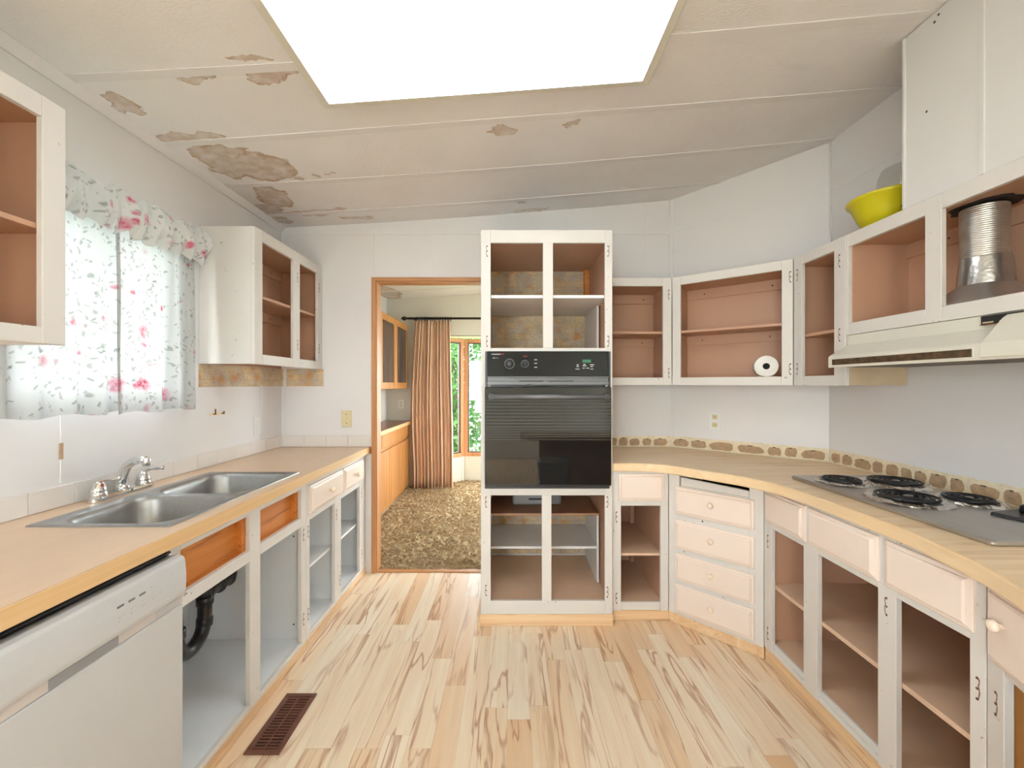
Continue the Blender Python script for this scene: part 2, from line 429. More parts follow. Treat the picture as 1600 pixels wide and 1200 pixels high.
def tube_geo(path, rad, seg=10, cap=True):
    P = [Vector(p) for p in path]; vs = []; fs = []; n = len(P)
    R = rad if hasattr(rad, '__len__') else [rad]*n
    px = None
    for i, p in enumerate(P):
        d = (P[min(i+1, n-1)]-P[max(i-1, 0)]).normalized()
        if px is None: x, y, _ = basis(d)
        else:
            x = (px-d*px.dot(d)).normalized(); y = d.cross(x)
        px = x
        for k in range(seg):
            t = 2*PI*k/seg; vs.append(p+(x*math.cos(t)+y*math.sin(t))*R[i])
    for i in range(n-1):
        for k in range(seg): fs.append((i*seg+k, i*seg+(k+1) % seg, (i+1)*seg+(k+1) % seg, (i+1)*seg+k))
    if cap: fs.append(tuple(range(seg-1, -1, -1))); fs.append(tuple((n-1)*seg+k for k in range(seg)))
    return vs, fs
def tube(name, path, rad, mat, parent=None, seg=12, smooth=True): 
    v, f = tube_geo(path, rad, seg); o = add(name, v, f, mat, parent, smooth)
    return o
def lathe_geo(prof, org, axis=(0, 0, 1), seg=24):
    x, y, d = basis(axis); org = Vector(org); vs = []; fs = []; n = len(prof)
    for r, h in prof:
        for k in range(seg):
            t = 2*PI*k/seg; vs.append(org+d*h+(x*math.cos(t)+y*math.sin(t))*max(r, 1e-5))
    for i in range(n-1):
        for k in range(seg): fs.append((i*seg+k, i*seg+(k+1) % seg, (i+1)*seg+(k+1) % seg, (i+1)*seg+k))
    return vs, fs
def lathe(name, prof, org, mat, parent=None, axis=(0, 0, 1), seg=24, smooth=True):
    v, f = lathe_geo(prof, org, axis, seg)
    o = add(name, v, f, mat, parent, smooth)
    return o
def spline(pts, n=8):
    P = [Vector(p) for p in pts]; P = [P[0]*2-P[1]]+P+[P[-1]*2-P[-2]]; out = []
    for i in range(1, len(P)-2):
        for k in range(n):
            t = k/n; a, b, c, d = P[i-1], P[i], P[i+1], P[i+2]
            out.append(.5*((2*b)+(c-a)*t+(2*a-5*b+4*c-d)*t*t+(3*b-a-3*c+d)*t**3))
    out.append(P[-2]); return out

# shared small meshes
def mk_mesh(name, v, f, mat, smooth=False):
    me = bpy.data.meshes.new(name); me.from_pydata([tuple(p) for p in v], [], f); me.update()
    bm = bmesh.new(); bm.from_mesh(me); bmesh.ops.recalc_face_normals(bm, faces=bm.faces); bm.to_mesh(me); bm.free()
    if smooth: me.polygons.foreach_set('use_smooth', [True]*len(me.polygons))
    me.materials.append(M[mat]); return me
KNOB = mk_mesh('knob', *lathe_geo([(0, .030), (.006, .0295), (.0125, .026), (.0155, .020), (.0150, .014), (.010, .010), (.0065, .006), (.008, 0), (0, 0)], (0, 0, 0), (0, -1, 0), 16), 'knob', True)
def knob(F, u, w, parent, v=-.02):
    return put('knob', KNOB, parent, F.p(u, v, w), (0, 0, F.a))
def hinge_mesh(flip):
    g = Geo(); s = -1 if flip else 1
    path = [(s*.002, -.0006, .030), (-s*.003, -.0006, .027), (-s*.0035, -.0006, .016), (-s*.001, -.0006, .009), (-s*.0035, -.0006, .002), (-s*.004, -.0006, -.010), (-s*.002, -.0006, -.024), (s*.002, -.0006, -.030)]
    v, f = tube_geo(path, [.0012, .0018, .0011, .0016, .0010, .0016, .0012, .001], 6); g.add([(a, b*.3-.0003, c) for a, b, c in v], f)
    for z in (.028, 0, -.028):
        v, f = lathe_geo([(0, .0016), (.0032, .0014), (.0040, 0)], (s*.002, 0, z), (0, -1, 0), 8); g.add(v, f)
    return mk_mesh('hinge_mark', g.v, g.f, 'hinge')
HM = (hinge_mesh(False), hinge_mesh(True))
def hinge(F, u, w, parent, flip=0, v=0.0): return put('hinge_mark', HM[flip], parent, F.p(u, v, w), (0, 0, F.a))
SCREW = mk_mesh('screw_hole', *lathe_geo([(0, .0012), (.0035, .0012), (.0045, 0)], (0, 0, 0), (0, -1, 0), 8), 'screw')
def screw(F, u, v, w, parent): return put('screw_hole', SCREW, parent, F.p(u, v-.0004, w), (0, 0, F.a))

# ------------------------------------------------------------------ room dimensions
XL, XR, YB = -1.67, 1.84, 3.06
CA, CB = (1.15, 3.06), (1.84, 2.45)          # corners of the diagonal wall
YD, YREAR = 5.63, -3.0
HT = .914                                     # counter height
def ceil(x): return 2.602+.0752*x+.0083*x*x
# water stains on the ceiling: x, y, rx, ry
STAINS = [(-1.33, 2.25, .17, .15), (-1.50, 2.18, .10, .17), (-1.42, 2.08, .12, .05), (-1.50, 1.955, .17, .035), (-1.45, 2.58, .10, .16),
          (-1.58, 2.75, .09, .10), (-1.60, 2.92, .06, .07), (-1.18, 1.60, .07, .03), (-.93, 1.52, .08, .018), (-.93, 1.605, .11, .035), (-1.58, 1.70, .05, .07),
          (-1.47, 2.83, .07, .025), (-1.32, 2.80, .08, .022), (-1.16, 2.80, .08, .025), (-1.33, 2.88, .10, .02), (-1.08, 2.95, .12, .03),
          (-1.20, 2.37, .02, .012), (-1.10, 2.36, .025, .012), (-1.02, 2.35, .025, .012), (-.045, 2.05, .075, .03), (.285, 2.04, .05, .025),
          (.055, 2.88, .05, .02), (.13, 3.02, .13, .025), (-1.56, 5.25, .16, .40), (-1.60, 4.5, .1, .5)]
M['ceiling'] = mk_ceiling()

# ------------------------------------------------------------------ shell
def struct(o, label): return tag(o, label, None, None, 'structure')
# ceiling (curved up to the right), flat tiles of the profile
def ceil_strip(name, y0, y1, x0, x1, dz0, dz1, mat, parent=None, n=18, sag=None):
    vs = []; fs = []
    for i in range(n+1):
        x = x0+(x1-x0)*i/n; z = ceil(x)
        oy = sag(x) if sag else 0
        vs += [(x, y0+oy, z+dz0), (x, y1+oy, z+dz0), (x, y1+oy, z+dz1), (x, y0+oy, z+dz1)]
    for i in range(n):
        a = 4*i; b = a+4
        for k in range(4): fs.append((a+k, a+(k+1) % 4, b+(k+1) % 4, b+k))
    fs += [(3, 2, 1, 0), (4*n, 4*n+1, 4*n+2, 4*n+3)]
    return add(name, vs, fs, mat, parent)
def at_origin(o):
    off = o.location.copy(); o.data.transform(Matrix.Translation(off)); o.location = (0, 0, 0); return o
ceiling = at_origin(ceil_strip('ceiling', YREAR-.1, YD+.1, XL-.1, 2.6, 0, .06, 'ceiling', n=24))
struct(ceiling, 'pale textured ceiling sloping up to the right with brown water stains')
for yb in (.30, .72, 1.145, 1.565, 2.0, 2.42, 2.84, 3.4, 3.85, 4.3, 4.75, 5.2):
    x1 = XR if yb < CB[1] else (CA[0]+(CA[1]-yb)*(XR-CA[0])/(CA[1]-CB[1]) if yb < YB else 2.5)
    sg = (lambda x: -.03*math.sin((x+1.67)/3.5*PI)) if yb == 2.0 else None
    ceil_strip('ceiling_batten', yb-.02, yb+.02, XL, x1, -.003, .001, 'wall', ceiling, sag=sg)
ceil_crown = add('trim_1', [(XL, 0, 0)]*0 + [p for y in (YREAR, YB) for p in ((XL+.001, y, ceil(XL)-.035), (XL+.008, y, ceil(XL)-.035), (XL+.035, y, ceil(XL)+.001), (XL+.001, y, ceil(XL)+.001))],
                 [(0, 1, 2, 3), (7, 6, 5, 4), (0, 4, 5, 1), (1, 5, 6, 2), (2, 6, 7, 3), (3, 7, 4, 0)], 'wall')
struct(ceil_crown, 'slim white crown trim where the window wall meets the ceiling')

# floor with individual strips
floor = box('floor', XL-.1, 2.6, YREAR-.1, YB+.03, -.08, -.003, 'floor'); at_origin(floor)
struct(floor, 'pale maple strip laminate floor with brown streaks')
W = .0945; x = XL-.05; k = 0
while x < XR+.05:
    y = YB+.03; first = True
    while y > -.3:
        ln = random.choice((.52, .66, .80, .95, 1.1)) if not first else random.uniform(.25, 1.0)
        first = False
        y0 = max(-.3, y-ln)
        if not (x+W < -1.1 or x > 1.30) :
            o = add('floor_plank', boxv(x+.0004, x+W-.0004, y0+.0004, y-.0004, -.004, 0), BOXF, 'floor')
            o.parent = floor
        y = y0
    x += W; k += 1
# walls
def wall(name, quads, mat, label, thick=None):
    g = Geo()
    for q in quads: g.box(*q)
    o = g.build(name, mat); at_origin(o); struct(o, label); return o
WY0, WY1, WZ0, WZ1 = 1.37, 2.07, 1.30, 2.08       # kitchen window opening
RW = (-2.8, -1.5, .35, 2.25)                        # unseen side windows added for daylight behind the viewer: y0, y1, z0, z1
def holed(x0, x1, y0, y1, ztop, holes):
    out = []; y = y0
    for a, b, c, d in holes:
        out += [(x0, x1, y, a, 0, ztop), (x0, x1, a, b, 0, c), (x0, x1, a, b, d, ztop)]; y = b
    return out+[(x0, x1, y, y1, 0, ztop)]
wall_left = wall('wall_left', holed(XL-.12, XL, YREAR, YD+.12, 2.62, [RW, (WY0, WY1, WZ0, WZ1)]), 'wall', 'off white panelled wall on the sink and window side')
DX0, DX1, DZ = -.99, -.20, 2.115
wall_back = wall('wall_back', [(XL, DX0, YB, YB+.09, 0, 2.75), (DX1, CA[0]+.1, YB, YB+.09, 0, 2.85), (DX0, DX1, YB, YB+.09, DZ, 2.75), (CA[0]+.1, 2.6, YB, YB+.09, 0, 2.95)], 'wall', 'off white panelled wall with the doorway and oven cabinet')
wd_ = Vector((CB[0]-CA[0], CB[1]-CA[1])).normalized(); wn = Vector((-wd_.y, wd_.x))
wall_diag = prism('wall_corner', [CA, CB, (CB[0]+wn.x*.08, CB[1]+wn.y*.08), (CA[0]+wn.x*.08, CA[1]+wn.y*.08)], 0, 2.95, 'wall'); at_origin(wall_diag)
struct(wall_diag, 'off white diagonal wall section across the corner above the drawers')
wall_right = wall('wall_right', holed(XR, XR+.1, YREAR, CB[1], 2.95, [RW]), 'wall', 'off white panelled wall behind the cooktop')
wall_rear = wall('wall_rear', [(XL, -1.62, YREAR-.1, YREAR, 0, 2.9), (-.56, 2.0, YREAR-.1, YREAR, 0, 2.9), (-1.62, -.56, YREAR-.1, YREAR, 0, .3), (-1.62, -.56, YREAR-.1, YREAR, 2.25, 2.9)], 'wall_dining', 'cream wall behind the viewer')
# wall battens / seams
for xx, z0 in ((-1.02, 2.14), (-.60, 2.14), (-1.665+.01, 1.0), (.96, 2.06), (1.135, 2.06), (.05, 2.25)):
    box('batten', xx, xx+.022, YB-.004, YB+.001, z0, ceil(xx)-.001, 'wall', wall_back)
box('top_trim', XL, CA[0], YB-.006, YB+.001, ceil(XL)-.05, ceil(XL)-.0, 'wall', wall_back)
box('bare_patch', XL+.001, XL+.005, 1.556, 1.568, 1.09, 1.15, 'scar', wall_left)
for yy in (1.56, 2.80):
    box('batten', XL-.001, XL+.004, yy, yy+.022, 1.0, 1.36 if yy > 2 else 1.30, 'wall', wall_left)
box('batten', XL-.001, XL+.004, 2.70, 2.722, 2.22, 2.45, 'wall', wall_left)
FW = Frame(CA[0], CA[1], math.degrees(math.atan2(CB[1]-CA[1], CB[0]-CA[0])))
WLEN = math.hypot(CB[0]-CA[0], CB[1]-CA[1])
FW.box('seam_strip', 0, WLEN, -.002, .001, 2.467, 2.474, 'wall', wall_diag, 0)
FW.box('batten', 0, .02, -.004, .001, .99, 2.69, 'wall', wall_diag, 0)
FW.box('batten', WLEN-.02, WLEN, -.004, .001, 1.0, 2.76, 'wall', wall_diag, 0)
box('seam_strip', XR-.002, XR+.001, 1.70, CB[1], 2.467, 2.474, 'wall', wall_right)
box('batten', XR-.004, XR+.001, CB[1]-.02, CB[1], 2.06, 2.76, 'wall', wall_right)
# wallpaper remnants
box('wallpaper', -.15, .545, YB-.0025, YB+.001, .14, 2.2, 'wallpaper', wall_back)
box('wallpaper', XL, -1.365, YB-.0025, YB+.001, 1.352, 1.476, 'wallpaper', wall_back)
box('wallpaper', XL-.001, XL+.0025, 2.25, YB, 1.352, 1.476, 'wallpaper', wall_left)
# backsplash tiles left: each tile its own piece
y = .52
while y < YB-.02:
    y1 = min(y+.1555, YB-.01)
    box('tile', XL-.001, XL+.007, y+.001, y1-.001, HT+.001, HT+.079, 'tile', wall_left, .0015); y = y1
x = XL+.008
while x < DX0-.06:
    x1 = min(x+.1585, DX0-.032)
    box('tile', x+.001, x1-.001, YB-.007, YB+.001, HT+.001, HT+.082, 'tile', wall_back, .0015); x = x1

# doorway casing
dc = thing('trim_2', 'narrow oak casing lining the doorway to the dining room', None, (DX0, YB, 0)); dc['kind'] = 'structure'; 
box('casing_side', DX0-.026, DX0+.004, YB-.012, YB+.002, 0, DZ+.024, 'oak', dc, .002)
box('casing_head', DX0+.004, DX1+.03, YB-.012, YB+.002, DZ-.004, DZ+.024, 'oak_h', dc, .002)
box('jamb', DX0, DX0+.012, YB+.002, YB+.09, 0, DZ, 'oak', dc)
box('jamb', DX1-.012, DX1, YB+.002, YB+.09, 0, DZ, 'oak', dc)
box('head_jamb', DX0+.012, DX1-.012, YB+.002, YB+.09, DZ-.012, DZ, 'oak_h', dc)
struct(box('trim_3', DX0+.012, DX1-.012, YB+.005, YB+.05, 0, .007, 'oak_h', None, .002), 'thin metal and wood threshold strip at the carpet edge')

# kitchen window behind the floral curtain
kw = thing('window_1', 'kitchen window behind the floral curtains', None, (XL-.06, (WY0+WY1)/2, WZ0)); kw['kind'] = 'structure'
for a in ((WY0, WY0+.035, WZ0, WZ1), (WY1-.035, WY1, WZ0, WZ1), (WY0+.035, WY1-.035, WZ0, WZ0+.035), (WY0+.035, WY1-.035, WZ1-.035, WZ1), (1.70, 1.735, WZ0+.035, WZ1-.035)):
    box('window_frame', XL-.09, XL-.03, *a, 'white_clean', kw, .002)
box('pane', XL-.063, XL-.057, WY0+.035, 1.70, WZ0+.035, WZ1-.035, 'glass', kw); box('pane', XL-.063, XL-.057, 1.735, WY1-.035, WZ0+.035, WZ1-.035, 'glass', kw)
# side windows behind the viewer, unseen and added to let daylight in
for n_, xw, lab in ((2, XL-.06, 'wide unseen window added for daylight behind the viewer on the sink side'), (6, XR+.05, 'wide unseen window added for daylight behind the viewer on the cooktop side')):
    rw = thing('window_%d' % n_, lab, None, (xw, (RW[0]+RW[1])/2, RW[2])); rw['kind'] = 'structure'
    for y0, y1 in ((RW[0], RW[0]+.05), (-2.18, -2.12), (RW[1]-.05, RW[1])): box('window_frame', xw-.03, xw+.03, y0, y1, RW[2], RW[3], 'white_clean', rw)
    for y0, y1 in ((RW[0]+.05, -2.18), (-2.12, RW[1]-.05)):
        box('window_frame', xw-.03, xw+.03, y0, y1, RW[2], RW[2]+.05, 'white_clean', rw); box('window_frame', xw-.03, xw+.03, y0, y1, RW[3]-.05, RW[3], 'white_clean', rw)
        box('pane', xw-.003, xw+.003, y0, y1, RW[2]+.05, RW[3]-.05, 'glass', rw)

rw = thing('window_8', 'tall unseen window added for daylight in the wall behind the viewer', None, (-1.09, YREAR-.05, .3)); rw['kind'] = 'structure'  # unseen window added to throw daylight on the front faces
for q in ((-1.62, -1.57, .3, 2.25), (-.61, -.56, .3, 2.25), (-1.57, -.61, .3, .35), (-1.57, -.61, 2.2, 2.25)): box('window_frame', q[0], q[1], YREAR-.08, YREAR-.02, q[2], q[3], 'white_clean', rw)
box('pane', -1.57, -.61, YREAR-.053, YREAR-.047, .35, 2.2, 'glass', rw)
# ------------------------------------------------------------------ dining room beyond the doorway
carpet = box('floor_carpet', XL-.1, 2.6, YB+.03, 6.1, -.08, .002, 'carpet'); at_origin(carpet); struct(carpet, 'tan shag carpet in the dining room beyond the doorway')
g = Geo(); rr = random.Random(3)
for i in range(15000):
    px = rr.uniform(-1.35, .6); py = YB+.06+(6.0-YB-.06)*rr.random()**1.15
    a = rr.uniform(0, 2*PI); h = rr.uniform(.010, .022); w = rr.uniform(.008, .017); l = rr.uniform(-.014, .014)
    c, s = math.cos(a)*w, math.sin(a)*w*.5
    g.add([(px-c, py-s, .001), (px+c, py+s, .001), (px+c*.5+l, py+s*.5-abs(l), h), (px-c*.5+l, py-s*.5-abs(l), h)], [(0, 1, 2, 3)])
pile = g.build('carpet_pile', 'carpet', carpet); pile['kind'] = 'stuff'
BX0, BX1 = -1.0, 1.7; B2 = (-.68, 5.96); B3 = (1.38, 5.96); BZ0, BZ1 = .35, 2.02
wall_dining = wall('wall_dining', [(XL, BX0, YD, YD+.1, 0, 2.7), (BX1, 2.6, YD, YD+.1, 0, 2.95), (BX0, BX1, YD, YD+.1, BZ1, 2.85)]+holed(2.5, 2.6, YB+.09, YD, 2.95, [(3.9, 5.3, .5, 2.2)]), 'wall_dining', 'cream dining room wall around the bay window')
def bayseg(p, q, n, label):
    d = Vector((q[0]-p[0], q[1]-p[1])); L = d.length; F = Frame(p[0], p[1], math.degrees(math.atan2(d.y, d.x)))
    t = thing('window_%d' % n, label, None, (p[0], p[1], 0)); t['kind'] = 'structure'
    F.box('sill_panel', 0, L, 0, .06, 0, BZ0, 'wall_dining', t)
    k = 0
    m = max(1, round(L/.8)); w = L/m
    for i in range(m):
        a, b = i*w+.004, (i+1)*w-.004
        for q4 in ((a, a+.05, BZ0, BZ1-.02), (b-.05, b, BZ0, BZ1-.02), (a+.05, b-.05, BZ0, BZ0+.05), (a+.05, b-.05, BZ1-.07, BZ1-.02)):
            F.box('window_frame', q4[0], q4[1], -.01, .06, q4[2], q4[3], 'oak', t, .002)
        for q4 in ((a+.05, a+.068, BZ0+.05, BZ1-.07), (b-.068, b-.05, BZ0+.05, BZ1-.07), (a+.068, b-.068, BZ0+.05, BZ0+.066), (a+.068, b-.068, BZ1-.086, BZ1-.07)):
            F.box('sash', q4[0], q4[1], .012, .05, q4[2], q4[3], 'alu', t)
        F.box('pane', a+.068, b-.068, .028, .032, BZ0+.066, BZ1-.086, 'glass', t, 0)
        F.box('panel_batten', a+.01, a+.04, -.006, 0, .02, BZ0-.01, 'wall_dining', t)
        F.box('panel_batten', b-.04, b-.01, -.006, 0, .02, BZ0-.01, 'wall_dining', t)
    return t
bayseg((BX0, YD), B2, 3, 'narrow angled pane of the dining bay window beside the drape')
bayseg(B2, B3, 4, 'front panes of the dining bay window')
bayseg(B3, (BX1, YD), 5, 'far angled pane of the dining bay window behind the oven cabinet')
bh = prism('trim_4', [(BX0, YD+.1), (BX1, YD+.1), (BX1, YD+.02), (B3[0]+.02, 6.03), (B2[0]-.02, 6.03), (BX0, YD+.02)], BZ1, BZ1+.05, 'wall_dining')
struct(bh, 'cream soffit over the dining bay window')

dwn = thing('window_7', 'dining room side window added for daylight, hidden behind the kitchen wall', None, (2.55, 4.35, .5)); dwn['kind'] = 'structure'  # hidden window added to brighten the dining room
for y0, y1 in ((3.9, 3.95), (4.57, 4.63), (5.25, 5.3)): box('window_frame', 2.52, 2.58, y0, y1, .5, 2.2, 'oak', dwn)
for y0, y1 in ((3.95, 4.57), (4.63, 5.25)): box('pane', 2.547, 2.553, y0, y1, .5, 2.2, 'glass', dwn)
# outdoors: lawn and leafy trees
lawn = box('ground', -14, 14, -12, 24, -.75, -.7, 'lawn'); struct(lawn, 'sunlit green lawn outside the bay window')
def tree(x, y, h, r, n, label, seed):
    rr = random.Random(seed); t = thing('leafy_tree', label, 'tree', (x, y, -.7), 'trees outside the windows')
    tube('trunk', [(x, y, -.7), (x+.05, y, h*.3), (x, y+.05, h*.6)], [.12, .09, .05], 'bark', t, 8)
    g = Geo()
    for i in range(n):
        while True:
            p = Vector((rr.uniform(-1, 1), rr.uniform(-1, 1), rr.uniform(-1, 1)))
            if .25 < p.length < 1: break
        c = Vector((x+p.x*r, y+p.y*r, h*.5-.35+p.z*(h*.5+.3)))
        a = Vector((rr.uniform(-1, 1), rr.uniform(-1, 1), rr.uniform(-1, 1))).normalized(); b = a.cross(Vector((rr.uniform(-1, 1), rr.uniform(-1, 1), rr.uniform(-1, 1)))).normalized()
        s = rr.uniform(.05, .11)
        g.add([c-a*s, c+b*s*.45, c+a*s, c-b*s*.45], [(0, 1, 2, 3)])
    f = g.build('foliage', 'leaf', t); f['kind'] = 'stuff'
tree(-1.5, 10.6, 3.3, 1.25, 6000, 'bright leafy tree seen through the bay window panes', 1)
tree(1.6, 11.5, 3.0, 1.4, 2600, 'leafy tree beyond the bay window hidden mostly by the oven cabinet', 2)
tree(-4.6, 11.0, 2.8, 1.4, 2000, 'leafy tree out to the left beyond the dining room', 3)

# hutch
HX = -1.35
FH = Frame(HX, 0, 90)
hb = thing('dining_base_cabinet', 'honey oak built-in base cabinet with dark top along dining room wall', 'cabinet', (-1.5, 4.4, .002))
FH.box('body', 3.25, 5.58, .02, .315, .06, .845, 'hutch', hb); FH.box('plinth', 3.25, 5.58, .03, .315, .002, .06, 'hutch', hb)
FH.box('worktop', 3.22, 5.60, -.02, .318, .846, .885, 'hutch_top', hb); FH.box('worktop_edge', 3.22, 5.60, -.026, -.02, .843, .886, 'edge_l', hb)
for a, b in ((3.26, 4.38), (4.39, 5.57)): FH.box('drawer', a, b, 0, .02, .69, .84, 'hutch', hb, .003)
u = 3.26
while u < 5.5:
    FH.box('door', u, u+.46, -.002, .02, .062, .655, 'hutch', hb, .004); u += .4645
hu = thing('dining_wall_cabinet', 'honey oak hung cabinet with smoked reeded glass doors', 'cabinet', (-1.52, 4.6, 1.31))
FH2 = Frame(-1.37, 0, 90)
FH2.box('body', 3.4, 5.56, .02, .295, 1.31, 2.14, 'hutch', hu)
for a, b in ((3.42, 3.93), (3.94, 4.40), (4.41, 4.98), (4.99, 5.55)):
    d = FH2.box('door', a, a+.065, 0, .02, 1.315, 2.135, 'hutch', hu, .003)
    FH2.box('door_stile', b-.065, b, 0, .02, 1.315, 2.135, 'hutch', d); FH2.box('door_rail', a+.065, b-.065, 0, .02, 1.315, 1.385, 'hutch', d); FH2.box('door_rail', a+.065, b-.065, 0, .02, 2.06, 2.135, 'hutch', d)
    FH2.box('pane', a+.065, b-.065, .008, .014, 1.385, 2.06, 'reed', d)
# drape and rod
def drape(name, x0, x1, y, z0, z1, mat, label, cat, n=150, amp=.030, folds=12, seed=1):
    rr = random.Random(seed); ph = [rr.uniform(-.5, .5) for _ in range(folds+2)]; vs = []; fs = []; m = 14
    for j in range(m+1):
        f = j/m; z = z1+(z0-z1)*f
        pin = .86+.14*min(1, f*1.6)
        for i in range(n+1):
            s = i/n; xx = (x0+x1)/2+(x1-x0)*(s-.5)*pin-.03*math.sin(PI*min(1, f*1.15))*(1-s)
            k = s*folds; a = amp*(.65+.35*f)*(1+.35*math.sin(k*1.7+ph[int(k)]))
            vs.append((xx+.006*math.sin(k*4+f*3), y+a*math.sin(2*PI*k+ph[int(k) % folds]*f), z))
    for j in range(m):
        for i in range(n): fs.append((j*(n+1)+i, j*(n+1)+i+1, (j+1)*(n+1)+i+1, (j+1)*(n+1)+i))
    o = add(name, vs, fs, mat, None, True); sm = o.modifiers.new('thick', 'SOLIDIFY'); sm.thickness = .0015
    return tag(o, label, cat)
drape('drape', -1.30, -.765, 5.50, .02, 2.195, 'drape', 'long pleated peach drape hanging beside the bay window', 'curtain')
rod = thing('curtain_rod', 'dark iron curtain rod with rings and ball finial', 'curtain rod', (-.6, 5.50, 2.22))
tube('pole', [(-1.36, 5.5, 2.222), (1.9, 5.5, 2.222)], .015, 'rod', rod)
lathe('finial', [(0, 0), (.012, .004), (.014, .02), (.026, .035), (.03, .052), (.02, .07), (.008, .085), (0, .095)], (-1.355, 5.5, 2.222), 'rod', rod, (-1, 0, 0), 14)
for i in range(14):
    xx = -1.24+i*.034; v, f = [], []
    pts = [(xx, 5.5+.026*math.cos(t*2*PI/12), 2.216+.026*math.sin(t*2*PI/12)) for t in range(13)]
    tube('ring', pts, .004, 'rod', rod, 6)
box('bracket', -1.28, -1.262, 5.5, YD-.001, 2.20, 2.235, 'rod', rod)
ot = thing('wall_outlet', 'small white outlet low on the dining wall above the dark hutch top', 'outlet', (-1.48, YD-.004, 1.05)); box('plate', -1.515, -1.445, YD-.006, YD-.0005, 1.04, 1.155, 'switch_white', ot, .002)
for dz in (-.02, .02): box('socket', -1.495, -1.465, YD-.008, YD-.006, 1.0975+dz-.014, 1.0975+dz+.014, 'switch_cream', ot)

# ------------------------------------------------------------------ left run
FL = Frame(-1.06, 0, 90)
def left_base(name, label, u0, u1, stiles, rails, loc):
    t = thing(name, label, 'cabinet', loc, 'base cabinets under the sink counter')
    for a, b in stiles: FL.box('stile', a, b, 0, .02, .045, .868, 'white', t)
    for a, b, c, d in rails: FL.box('rail', a, b, .0005, .02, c, d, 'white', t)
    FL.box('side_panel', u0+.001, u0+.016, .02, .595, .045, .868, 'shelf_white', t); FL.box('side_panel', u1-.016, u1-.001, .02, .595, .045, .868, 'shelf_white', t)
    FL.box('floor_panel', u0+.016, u1-.016, .02, .595, .047, .063, 'shelf_white', t); FL.box('back_panel', u0+.016, u1-.016, .587, .597, .063, .70, 'shelf_white', t)
    FL.box('toe_board', u0, u1, -.004, .016, .001, .046, 'kick_y', t)
    return t
sb = left_base('sink_base_cabinet', 'open white sink cabinet with two missing false drawer fronts', 1.306, 2.175,
    [(1.306, 1.352), (1.71, 1.78), (2.127, 2.174)], [(a, b, c, d) for a, b in ((1.352, 1.71), (1.78, 2.127)) for c, d in ((.836, .868), (.648, .693), (.045, .066))], (-1.36, 1.74, 0))
for a, b in ((1.352, 1.71), (1.78, 2.127)):
    q = FL.box('false_front_backing', a-.01, b+.01, .045, .055, .68, .845, 'orange', sb)
    FL.box('ledge', a-.01, b+.01, .0205, .045, .68, .6935, 'orange', q, .001); FL.box('cleat', b-.022, b+.012, .0205, .045, .6935, .845, 'orange', q, .001); FL.box('cleat', a-.012, a+.004, .0205, .045, .6935, .845, 'orange', q, .001)
for w in (.60, .17): hinge(FL, 2.148, w, sb)
for w in (.59, .14): screw(Frame(0, 2.158, 0), -1.115, 0, w, sb)
db = left_base('drawer_base_cabinet', 'open white base cabinet with two peach drawers beside doorway', 2.176, 3.055,
    [(2.176, 2.214), (2.526, 2.62), (2.94, 3.055)], [(a, b, c, d) for a, b in ((2.214, 2.526), (2.62, 2.94)) for c, d in ((.836, .868), (.655, .693), (.045, .066))], (-1.36, 2.62, 0))
for a, b in ((2.198, 2.625), (2.637, 2.99)):
    d = FL.front('drawer', a, b, .69, .838, 'peach', db); knob(FL, (a+b)/2, .766, d)
FL.box('divider', 2.566, 2.58, .02, .587, .063, .66, 'shelf_white', db)
for a, b in ((2.192, 2.566), (2.58, 3.039)): FL.box('shelf', a, b, .03, .587, .376, .391, 'shelf_white', db)
for u, w, f in ((2.196, .60, 0), (2.196, .17, 0), (2.55, .58, 1), (2.60, .16, 0), (2.975, .60, 1), (2.975, .17, 1)): hinge(FL, u, w, db, f)
# a plain end cabinet under the near counter, left of the dishwasher
nb = left_base('end_base_cabinet', 'white base cabinet at the near end of the sink counter', .1, .69, [(.1, .15), (.64, .69)], [(.15, .64, .836, .868), (.15, .64, .045, .066)], (-1.36, .4, 0))
FL.front('door', .12, .67, .07, .85, 'peach', nb)

# countertop
ct = thing('sink_countertop', 'honey laminate countertop around the double sink', 'countertop', (-1.35, 1.6, .87))
g = Geo(); SX0, SX1, SY0, SY1 = -1.53, -1.10, 1.355, 2.135
g.box(XL+.001, -1.034, .1, SY0, .87, HT).box(XL+.001, -1.034, SY1, YB-.001, .87, HT).box(XL+.001, SX0, SY0, SY1, .87, HT).box(SX1, -1.034, SY0, SY1, .87, HT)
g.build('slab', 'counter_l', ct)
box('edge_band', -1.0345, -1.028, .1, YB-.001, .868, HT-.0005, 'edge_l', ct, .0015)
box('end_block', -1.0345, -1.020, 3.03, YB-.001, .868, HT, 'oak', ct, .001)

